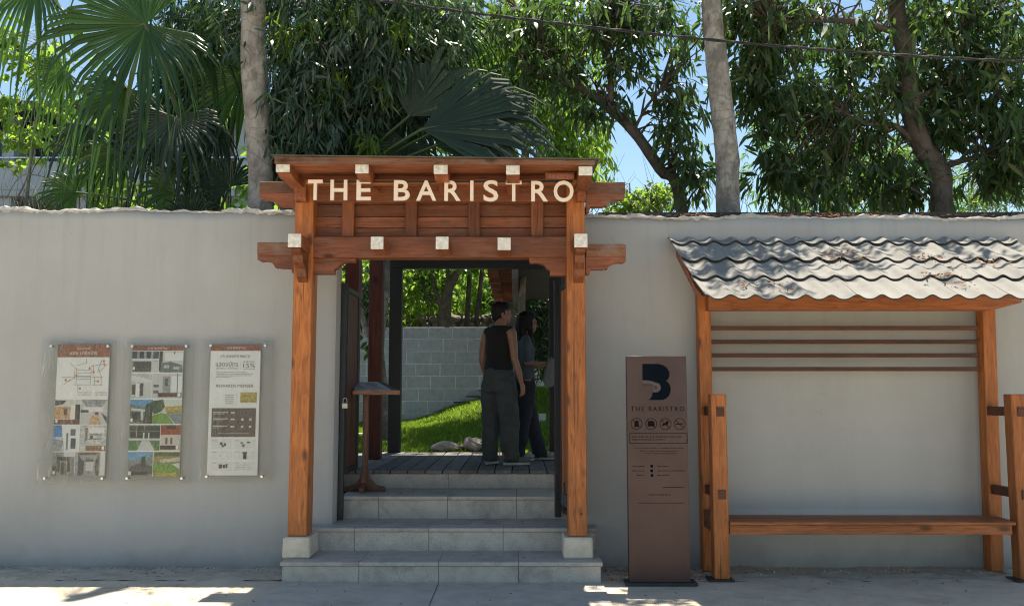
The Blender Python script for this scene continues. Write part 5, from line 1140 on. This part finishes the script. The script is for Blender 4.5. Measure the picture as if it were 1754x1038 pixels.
# 5 right dark tree with a big crown
tree('spreading_tree', 'dark leafy tree with a bent trunk above the shelter at the right', [(Vector((at(1614, 400, 9.3).x, 9.3, .4)), .12), T3(1614, 362, 9.3, .10), T3(1610, 300, 9.3, .12), T3(1580, 250, 9.3, .10), T3(1560, 190, 9.3, .095), T3(1552, 100, 9.3, .09), T3(1535, 10, 9.3, .085), (Vector((at(1520, 0, 9.3).x, 9.2, 6.5)), .07), (Vector((at(1500, 0, 9.3).x, 9.0, 8)), .04)],
     [[T3(1562, 240, 9.3, .035), T3(1530, 215, 9.3, .03), T3(1485, 212, 9.2, .02), T3(1440, 190, 9.1, .012)], [T3(1608, 288, 9.3, .04), T3(1650, 275, 9.3, .03), T3(1700, 262, 9.3, .015)], [T3(1558, 110, 9.3, .035), T3(1620, 70, 9.3, .03), T3(1680, 20, 9.2, .02)], [T3(1545, 60, 9.3, .04), T3(1480, 40, 9.0, .035), T3(1400, 35, 8.9, .03), T3(1320, 40, 8.9, .02)], [T3(1560, 180, 9.3, .03), T3(1620, 140, 9.3, .02), T3(1690, 120, 9.3, .012)]],
     [blob(1380, 50, 9.2, 110, 60, .6, 210), blob(1350, 170, 9.3, 85, 70, .5, 190), blob(1340, 290, 9.4, 60, 50, .4, 120), blob(1450, 200, 9.4, 80, 80, .5, 200), blob(1430, 310, 9.6, 75, 40, .4, 100), blob(1510, 290, 9.6, 55, 55, .4, 80), blob(1480, 110, 9.3, 60, 50, .5, 80), blob(1600, 150, 9.5, 80, 65, .5, 190), blob(1690, 60, 9.3, 100, 70, .6, 250), blob(1700, 180, 9.3, 80, 60, .5, 190), blob(1620, 230, 9.4, 50, 40, .3, 70), blob(1580, 20, 9.4, 80, 50, .5, 160), blob(1690, 290, 9.3, 40, 25, .3, 50), blob(1280, 20, 9.2, 60, 70, .5, 170), blob(1290, 130, 9.4, 40, 60, .4, 110), blob(1555, 330, 9.8, 60, 25, .3, 80), blob(1740, 260, 9.3, 50, 60, .4, 130),
      ((4.4, 8.6, 6.2), (1.2, .5, .6), 120), ((1.8, 8.3, 6.5), (.7, .5, .5), 50), ((.6, 8.0, 6.8), (1.0, .8, .5), 160), ((7.5, 8.6, 5.6), (2, 1.5, 1.2), 300)],
     mango, L_DARK, BARK_D, 'trees standing behind the wall', twigs=420, dens=.62)
# 6 bright willow-like trees behind
brt = dict(n_per=12, L=.17, W=.045, droop=.8, spread=.5, hang=.25, shell=.7)
tree('bright_tree', 'sunlit yellow green feathery tree behind the palms above the gate', [(Vector((-.0, 14, .5)), .05), T3(900, 250, 14, .06), T3(890, 120, 14, .06), T3(880, 0, 14, .05)], [],
     [blob(860, 60, 14, 130, 100, 1.0, 420), blob(800, 160, 14, 90, 90, .8, 280), blob(960, 190, 13.5, 60, 60, .6, 110), blob(930, 100, 14, 70, 70, .7, 150), blob(985, 250, 14, 50, 45, .5, 90), blob(690, 60, 14, 90, 90, .6, 180)], brt, L_LIME, BARK_M, 'sunlit trees in the background', twigs=120)
tree('bright_tree', 'feathery light green tree at the far right edge above the shelter', [(Vector((8.0, 13, .5)), .1), T3(1780, 300, 13, .06), T3(1770, 200, 13, .04)], [[T3(1775, 300, 13, .03), T3(1720, 280, 13, .015)]],
     [blob(1735, 300, 13, 60, 50, .6, 170), blob(1780, 220, 13, 60, 60, .6, 120), blob(1690, 345, 13, 60, 18, .4, 80)], dict(n_per=14, L=.12, W=.018, droop=.25, spread=.6, shell=.7), L_MID, BARK_M, 'sunlit trees in the background', twigs=60)
tree('bright_tree', 'dull green wispy tree low behind the dark crown above the shelter', [(Vector((5, 15, .5)), .1), T3(1500, 330, 15, .06), T3(1500, 230, 15, .04)], [],
     [blob(1490, 290, 15, 110, 70, .8, 330), blob(1400, 330, 15, 80, 30, .6, 140), blob(1350, 250, 15, 80, 60, .6, 120)], dict(n_per=14, L=.14, W=.022, droop=.4, spread=.6, shell=.7), L_MID, BARK_M, 'sunlit trees in the background', twigs=60)
for (px_, py_, rx, ry, n, lab) in ((1080, 350, 42, 22, 90, 'round lime green shrub crown just above the wall right of the gate arm'), (1125, 345, 30, 26, 80, 'lime green shrub crown just above the wall beside the leaning trunk')):
    tree('shrub', lab, [(Vector((at(px_, 400, 12).x, 12, .5)), .04), T3(px_, 360, 12, .03)], [], [blob(px_, py_, 12, rx, ry, .35, n)], dict(n_per=12, L=.07, W=.035, droop=.1, spread=.8, shell=.8), L_LIME, BARK_M, 'lime green shrubs above the wall', cat='shrub', twigs=20)
# vines / broad lime leaves left, in front of the apartment
tree('leafy_vine', 'climbing vine with round lime green leaves and bare stems at the far left', [(Vector((at(30, 380, 11.5).x, 11.5, .5)), .03), T3(50, 300, 11.5, .02), T3(70, 180, 11.5, .015), T3(90, 90, 11.5, .01)], [[T3(20, 360, 11.5, .012), T3(60, 260, 11.5, .01), T3(20, 200, 11.5, .006)], [T3(60, 350, 11.5, .012), T3(120, 280, 11.5, .008), T3(170, 230, 11.5, .005)], [T3(90, 350, 11.5, .012), T3(130, 320, 11.5, .008), T3(200, 300, 11.5, .005)], [T3(10, 340, 11.3, .01), T3(40, 300, 11.3, .007), T3(100, 310, 11.3, .004)]],
     [blob(50, 110, 11.5, 60, 60, .4, 45), blob(100, 170, 11.5, 60, 60, .4, 45), blob(20, 190, 11.5, 30, 60, .4, 24), blob(150, 240, 11.5, 40, 40, .3, 26), blob(50, 240, 11.5, 60, 50, .3, 40), blob(10, 80, 11.5, 30, 40, .3, 50), blob(170, 300, 11.5, 50, 40, .3, 30), blob(200, 330, 11, 80, 30, .3, 50)], dict(n_per=5, L=.10, W=.085, droop=.5, spread=.5, shell=.8), L_LIME, BARK_M, cat='vine', twigs=130, twr=.003)
# trees seen through the gate opening
deepl = dict(n_per=12, L=.13, W=.06, droop=.3, spread=.6, shell=.8)
tree('forked_tree', 'small forked tree standing behind the block wall in the middle of the opening', [(Vector((at(762, 560, 16).x, 16, 1.5)), .13), T3(762, 555, 16, .12), T3(764, 510, 16, .10), T3(775, 480, 16, .08), T3(792, 455, 16, .05)], [[T3(760, 530, 16, .07), T3(745, 495, 16, .04), T3(738, 455, 16, .03)], [T3(752, 520, 16, .03), T3(727, 500, 16, .02), T3(718, 460, 16, .015)], [T3(768, 500, 16, .05), T3(768, 470, 16, .04), T3(762, 440, 16, .03)]],
     [blob(750, 430, 16.3, 80, 40, .8, 200), blob(720, 500, 16.8, 30, 30, .5, 70)], deepl, L_MID, BARK_D, 'trees through the gateway', twigs=60)
tree('slim_tree', 'slim dark tree trunk behind the block wall, left one of a close pair', [(Vector((at(800, 560, 16.5).x, 16.5, 1.5)), .055), T3(800, 555, 16.5, .05), T3(803, 500, 16.5, .045), T3(806, 440, 16.5, .04)], [], [blob(810, 415, 16.5, 50, 30, .5, 90)], deepl, L_LIME, BARK_D, 'trees through the gateway', twigs=10)
tree('slim_tree', 'slim dark tree trunk behind the block wall, right one of a close pair', [(Vector((at(815, 560, 16.5).x, 16.6, 1.5)), .05), T3(816, 555, 16.6, .045), T3(822, 500, 16.6, .042), T3(828, 440, 16.6, .04)], [], [blob(830, 420, 16.6, 40, 30, .5, 60)], deepl, L_LIME, BARK_D, 'trees through the gateway', twigs=10)
hd = thing('hedge', (-1, 20, 1), 'bright sunlit foliage mass filling the background of the gateway', 'hedge')
sp, _ = sprays([blob(720, 500, 19, 60, 50, .6, 300), blob(850, 500, 20, 60, 50, .6, 420), blob(790, 470, 22, 80, 60, .6, 260), blob(640, 520, 16, 60, 110, .8, 420), blob(610, 650, 15.6, 30, 60, .4, 160)], **deepl); obj('foliage', leafmesh('foliage', sp, L_LIME), None, hd, kind='stuff')
hd = thing('hedge', (1, 18, 1), 'dark evergreen thicket behind the people, right of the gateway', 'hedge')
sp, _ = sprays([blob(915, 500, 18, 50, 60, .6, 420), blob(930, 590, 18.5, 40, 60, .6, 260), blob(980, 520, 18, 60, 90, .6, 320)], n_per=12, L=.25, W=.02, droop=.2, spread=.6, shell=.8); obj('foliage', leafmesh('foliage', sp, L_WEEP), None, hd, kind='stuff')
tree('garden_tree', 'pale barked tree between the left columns of the walkway', [(Vector((at(660, 760, 12.6).x, 12.6, .6)), .13), T3(655, 700, 12.6, .12), T3(648, 600, 12.6, .08), T3(655, 520, 12.6, .08), T3(662, 440, 12.6, .09), (Vector((at(662, 440, 12.6).x, 12.6, 5)), .07)], [[T3(650, 610, 12.6, .05), T3(620, 540, 12.6, .04), T3(616, 440, 12.6, .035)]], [((-2.6, 12.9, 4.9), (.9, .7, .5), 90), blob(625, 520, 13, 30, 60, .4, 60)], deepl, L_DARK, BARK_M, 'trees through the gateway', twigs=50)
# distant trees closing the view
def far_tree(X, Y, h, wdt, lab, mat):
    return tree('distant_tree', lab, [(Vector((X, Y, .4)), .2), (Vector((X + .1, Y, h * .5)), .15), (Vector((X, Y, h * .8)), .08)], [], [((X, Y, h * .7), (wdt, wdt * .7, h * .3), 500), ((X + wdt * .5, Y, h * .5), (wdt * .7, wdt * .6, h * .25), 260)], dict(n_per=9, L=.35, W=.17, droop=.3, spread=.6, shell=.75), mat, BARK_M, 'distant trees behind the garden', twigs=30)
far_tree(-4.5, 24, 8.2, 2.6, 'distant green tree between the apartment building and the gate', L_MID); far_tree(-.9, 27, 5.5, 3.0, 'distant green tree behind the gateway opening', L_MID); far_tree(3.2, 30, 5.2, 3.2, 'low distant tree behind the leaning trunk', L_MID)
far_tree(14, 30, 6.3, 3.4, 'low distant tree behind the bench shelter', L_MID)

# ------------------------------------------------ fan palms
def frond(parent, hub, toward, R0, a0, a1, n, up=None, split=.5, droop=.5, mat=None, base=None, pr=.018, seed=0, cup=.25, rid=.55):
    """hub: where the stalk meets the blade; toward: middle direction of the blade; blade lies in the plane of toward and side"""
    rr = random.Random(seed); hub = Vector(hub); m0 = Vector(toward).normalized(); nrm = Vector(up).normalized(); nrm = (nrm - m0 * nrm.dot(m0)).normalized(); side = m0.cross(nrm)
    m = MB()
    for i in range(n):
        c = a0 + (a1 - a0) * (i + .5) / n; cj = rr.gauss(0, .055); h = (a1 - a0) / n * .5; L = R0 * (1 - .25 * abs(c / max(abs(a0), abs(a1), .01)) ** 2) * rr.uniform(.9, 1.08)
        def D(a): return (m0 * math.cos(a) + side * math.sin(a))
        sp_ = split * rr.uniform(.9, 1.1); rows = []
        dr = droop * rr.uniform(.6, 1.4); kink = rr.random() < .42; kf = rr.uniform(.3, 1.5)
        tm = [0.0, .25, sp_, sp_ + (1 - sp_) * .35, sp_ + (1 - sp_) * .7, 1.0]; wd_ = [1, 1, .96, .72, .42, .02]
        for q_, (t_, w_) in enumerate(zip(tm, wd_)):
            half = L * min(t_, sp_) * math.tan(h) * w_
            ctr_ = hub + D(c + cj * max(0, t_ - sp_ * .8) * 1.6) * L * t_ + nrm * (cup * L * t_ * t_ * .5) 
            g_ = max(0, t_ - sp_ * .9); fall = dr * L * g_ * g_ * 1.6 + (L * kf * max(0, t_ - .7) if kink else 0)
            ctr_ = ctr_ + Vector((0, 0, -fall)) - D(c) * (fall * .35)
            sd_ = nrm.cross(D(c)); ridge = half * rid
            rows.append((ctr_ - sd_ * half, ctr_ + nrm * ridge, ctr_ + sd_ * half))
        b = len(m.v)
        for rw_ in rows: m.v += [tuple(x) for x in rw_]
        for q_ in range(len(rows) - 1):
            a = b + q_ * 3; m.f += [[a, a + 1, a + 4, a + 3], [a + 1, a + 2, a + 5, a + 4]]; m.m += [0, 0]; m.sm += [False, False]
    fo = obj('frond', m, mat, parent)
    if base is not None:
        bs = Vector(base); mid = bs.lerp(hub, .5) + Vector((0, 0, .06 * (hub - bs).length)); pm_ = MB(); pm_.tube([bs, bs.lerp(mid, .5) + Vector((0, 0, .02)), mid, mid.lerp(hub, .5) + Vector((0, 0, .015)), hub, hub + m0 * R0 * .12], [pr * 1.5, pr * 1.3, pr * 1.1, pr, pr * .9, pr * .3], 7)
        obj('stalk', pm_, PET, fo)
    return fo
def palm(label, base, tz):
    t = thing('fan_palm', base, label, 'palm', 'fan palms behind the wall')
    m = MB(); bx, by, _ = base; m.tube([(bx, by, .4), (bx + .02, by, tz * .5), (bx, by, tz)], [.14, .13, .12], 10, wob=.06); obj('trunk', m, BARK_M, t); return t
CAMD = Vector((0, -1, 0))
b = at(365, 372, 9.2); P1 = palm('large fan palm with huge split fronds behind the left wall', (b.x, 9.2, .4), b.z - .1); cr1 = (b.x, 9.2, b.z - .15)
def fp(par, px_, py_, Y, R_, ang, half, n, tilt=.25, droop=.5, split=.5, mat=L_FAN, base=cr1, pr=.018, seed=0, cup=.15, rid=.55):
    """ang: direction of the blade's middle in the photo plane in degrees (0 right, 90 up); tilt: how far the blade leans out of that plane"""
    h = at(px_, py_, Y); a = R(ang); tw = Vector((math.cos(a), -tilt, math.sin(a))); frond(par, h, tw, R_, -R(half), R(half), n, up=Vector((.1, -1, .25)), split=split, droop=droop, mat=mat, base=base, pr=pr, seed=seed, cup=cup, rid=rid)
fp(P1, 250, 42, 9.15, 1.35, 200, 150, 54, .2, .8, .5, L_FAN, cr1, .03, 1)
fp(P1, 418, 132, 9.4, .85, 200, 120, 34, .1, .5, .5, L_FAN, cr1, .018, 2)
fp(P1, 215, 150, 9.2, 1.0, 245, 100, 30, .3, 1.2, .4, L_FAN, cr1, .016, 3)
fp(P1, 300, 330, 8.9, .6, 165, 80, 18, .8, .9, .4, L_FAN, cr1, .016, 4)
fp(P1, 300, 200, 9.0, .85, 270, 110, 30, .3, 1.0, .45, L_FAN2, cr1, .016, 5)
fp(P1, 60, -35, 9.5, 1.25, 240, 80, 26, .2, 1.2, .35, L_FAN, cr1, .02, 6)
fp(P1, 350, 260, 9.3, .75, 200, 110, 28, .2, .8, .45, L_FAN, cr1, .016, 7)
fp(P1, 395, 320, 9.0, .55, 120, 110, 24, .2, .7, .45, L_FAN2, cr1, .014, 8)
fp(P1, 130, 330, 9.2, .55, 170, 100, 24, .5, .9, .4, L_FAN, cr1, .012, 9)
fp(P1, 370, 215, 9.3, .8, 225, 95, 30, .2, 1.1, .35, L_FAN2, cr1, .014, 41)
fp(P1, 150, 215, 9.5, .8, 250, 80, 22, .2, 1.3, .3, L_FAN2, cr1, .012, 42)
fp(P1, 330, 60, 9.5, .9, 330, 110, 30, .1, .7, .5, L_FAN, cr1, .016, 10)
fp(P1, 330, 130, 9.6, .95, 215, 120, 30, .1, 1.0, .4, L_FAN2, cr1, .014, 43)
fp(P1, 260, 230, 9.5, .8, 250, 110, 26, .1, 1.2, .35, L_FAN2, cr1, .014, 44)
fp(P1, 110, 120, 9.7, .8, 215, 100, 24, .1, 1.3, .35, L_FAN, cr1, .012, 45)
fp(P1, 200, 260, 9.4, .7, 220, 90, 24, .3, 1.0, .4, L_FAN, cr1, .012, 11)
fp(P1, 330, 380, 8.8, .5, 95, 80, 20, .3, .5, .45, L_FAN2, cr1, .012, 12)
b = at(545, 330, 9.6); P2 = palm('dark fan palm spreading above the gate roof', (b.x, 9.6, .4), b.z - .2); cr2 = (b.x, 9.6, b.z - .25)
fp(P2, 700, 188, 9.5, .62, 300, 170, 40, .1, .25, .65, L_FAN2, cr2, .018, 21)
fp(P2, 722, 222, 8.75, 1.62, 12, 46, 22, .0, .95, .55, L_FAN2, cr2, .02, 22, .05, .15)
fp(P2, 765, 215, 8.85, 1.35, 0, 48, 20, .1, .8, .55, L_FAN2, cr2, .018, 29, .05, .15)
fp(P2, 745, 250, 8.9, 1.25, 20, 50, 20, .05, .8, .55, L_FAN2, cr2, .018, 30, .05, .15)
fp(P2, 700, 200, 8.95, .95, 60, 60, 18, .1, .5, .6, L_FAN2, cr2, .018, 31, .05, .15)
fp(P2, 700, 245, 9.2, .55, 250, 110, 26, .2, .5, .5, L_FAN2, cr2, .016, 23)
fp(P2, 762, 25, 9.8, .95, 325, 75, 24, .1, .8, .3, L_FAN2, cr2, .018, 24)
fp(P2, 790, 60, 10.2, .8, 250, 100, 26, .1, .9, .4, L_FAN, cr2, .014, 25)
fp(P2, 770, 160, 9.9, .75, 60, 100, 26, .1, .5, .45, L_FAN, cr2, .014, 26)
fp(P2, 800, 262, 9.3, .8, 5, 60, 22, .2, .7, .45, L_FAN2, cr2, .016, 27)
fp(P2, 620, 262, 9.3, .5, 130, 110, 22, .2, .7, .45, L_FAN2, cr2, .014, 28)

# ------------------------------------------------ small foliage along the wall top, right; bare twigs
tw = MB(); 
for i in range(150):
    px_ = random.uniform(960, 1754) if i % 3 else random.uniform(0, 160); p = at(px_, 372, 11 + random.uniform(0, 1.5)); q_ = p + Vector((random.uniform(-.5, .5), random.uniform(-.2, .2), random.uniform(.3, .9))); mid = p.lerp(q_, .5) + Vector((random.uniform(-.15, .15), 0, random.uniform(-.1, .1)))
    tw.tube([p - Vector((0, 0, .4)), p, mid, q_], [.006, .005, .003, .0015], 4, caps=False)
tag(obj('bare_twigs', tw, simple('grey_twig', (.26, .23, .2), .9)), 'thin bare grey twigs standing up behind the wall top', 'twigs', None, 'stuff')

# ------------------------------------------------ overhead cables
def catenary(pts, rad, Y, lab, twist=False):
    P = [at(a, b_, Y) for a, b_ in pts]; out = []
    for i in range(len(P) - 1):
        for k_ in range(14):
            f = k_ / 14; p0, p1, p2, p3 = P[max(i - 1, 0)], P[i], P[i + 1], P[min(i + 2, len(P) - 1)]
            out.append(.5 * ((2 * p1) + (p2 - p0) * f + (2 * p0 - 5 * p1 + 4 * p2 - p3) * f * f + (3 * p1 - p0 - 3 * p2 + p3) * f ** 3))
    t = thing('overhead_cable', tuple(out[len(out) // 2]), lab, 'cable')
    if twist:
        for ph in (0, math.pi):
            fine = []
            for a, b_ in zip(out, out[1:]):
                for k_ in range(8):
                    fine.append(a.lerp(b_, k_ / 8))
            m = MB(); m.tube([p + Vector((0, math.cos(i * .16 + ph), math.sin(i * .16 + ph))) * rad * .95 for i, p in enumerate(fine)], rad, 5); obj('strand', m, CABLE, t)
    else: m = MB(); m.tube(out, rad, 6); obj('strand', m, CABLE, t)
catenary([(300, -40), (620, -2), (900, 34), (1200, 67), (1470, 90), (1754, 106), (2150, 118)], .0075, 7.7, 'thick twisted black cable crossing in front of the right hand trees', True)
catenary([(-200, -20), (0, 52), (75, 90), (200, 140)], .003, 10.5, 'thin black wire crossing the sky at the top left corner')

# ------------------------------------------------ litter
def litter(zf, x0, x1, y0, y1, N, L=.05, name='fallen_leaves', mat=L_DRY, dens=None):
    P = []
    while len(P) < N:
        x, y = random.uniform(x0, x1), random.uniform(y0, y1)
        if dens and random.random() > dens(x, y): continue
        P.append((x, y, zf(x, y) + .006))
    P = np.array(P); D = norm(np.stack([rng.normal(0, 1, N), rng.normal(0, 1, N), rng.normal(0, .15, N)], 1))
    return (P, D, L * rng.uniform(.5, 1.3, N), L * .3 * rng.uniform(.6, 1.2, N))
def roofz(x, y):
    for i in range(4):
        if RY[i + 1] <= y <= RY[i]: f = (RY[i] - y) / (RY[i] - RY[i + 1]); return RZ[i] + (RZ[i + 1] - RZ[i]) * f + .025
    return RZ[4]
def cl(cs): return lambda x, y: max(math.exp(-(((x - a) / sx_) ** 2 + ((y - b_) / sy_) ** 2)) for a, b_, sx_, sy_ in cs)
pc = [(at(1600, 445, 7.3).x, 7.3, .12, .06), (at(1605, 478, 6.97).x, 6.97, .12, .06), (at(1655, 492, 6.8).x, 6.8, .10, .05), (at(1275, 495, 6.8).x, 6.78, .05, .05), (at(1440, 440, 7.35).x, 7.35, .15, .1), (at(1330, 500, 6.7).x, 6.75, .12, .06), (at(1690, 455, 7.2).x, 7.2, .12, .06)]
o = obj('fallen_leaves', leafmesh('fallen_leaves', [litter(roofz, 1.4, 4.2, 6.62, 7.75, 190, .045, dens=cl(pc))], L_DRY, 0), None, None, 'brown dry leaves lying in drifts on the grey tiled shelter roof', 'stuff', 'fallen leaves')
gz = lambda x, y: max(0, rough(x, y)) if y > 7.22 else .0
o = obj('fallen_leaves', leafmesh('fallen_leaves', [litter(gz, -4.5, 4.5, 6.3, 7.7, 240, .03, dens=lambda x, y: .25 + .75 * (y > 7.35)), litter(gz, .7, 1.5, 7.2, 7.75, 160, .035), litter(lambda x, y: .012, -1.8, .6, 6.3, 7.05, 22, .03), litter(lambda x, y: Z1, -1.6, .5, 7.13, 7.6, 12, .03), litter(lambda x, y: Z2, -1.5, .3, 7.65, 8.1, 10, .03), litter(lambda x, y: Z3, -1.3, .3, 8.2, 8.8, 8, .03), litter(lambda x, y: ZD + .003, -1.4, .3, 8.9, 11.3, 26, .035)], L_DRY, 0), None, None, 'small dry leaves and crumbs scattered on the pavement along the wall foot', 'stuff', 'fallen leaves')
cr_ = MB(); 
for i in range(420):
    x = random.uniform(-4.6, 4.6); y = 7.78 - abs(random.gauss(0, .12)); r_ = random.uniform(.004, .014) * (1.5 if .7 < x < 1.4 else 1)
    if -1.9 < x < .7: continue
    if y < 7.2: continue
    cr_.ell((x, y, rough(x, y) + r_ * .3), (r_, r_ * .8, r_ * .6), 5, 3)
cr_.sm = [False] * len(cr_.sm)
o = obj('rubble_crumbs', cr_, ROUGHG, None, 'crumbs of broken cement lying along the foot of the wall', 'stuff', 'rubble')
o = obj('wall_litter', leafmesh('wall_litter', [litter(lambda x, y: 3.034, -4.6, XL - .05, 7.85, 8.0, 260, .06), litter(lambda x, y: 3.0, XR + .05, 5, 7.83, 7.93, 260, .05)], L_DRY, 0), None, None, 'dry leaves lodged along the top of the boundary wall', 'stuff', 'fallen leaves')
print('objects', len(bpy.data.objects), 'tris', sum(len(m.polygons) for m in bpy.data.meshes) * 2)
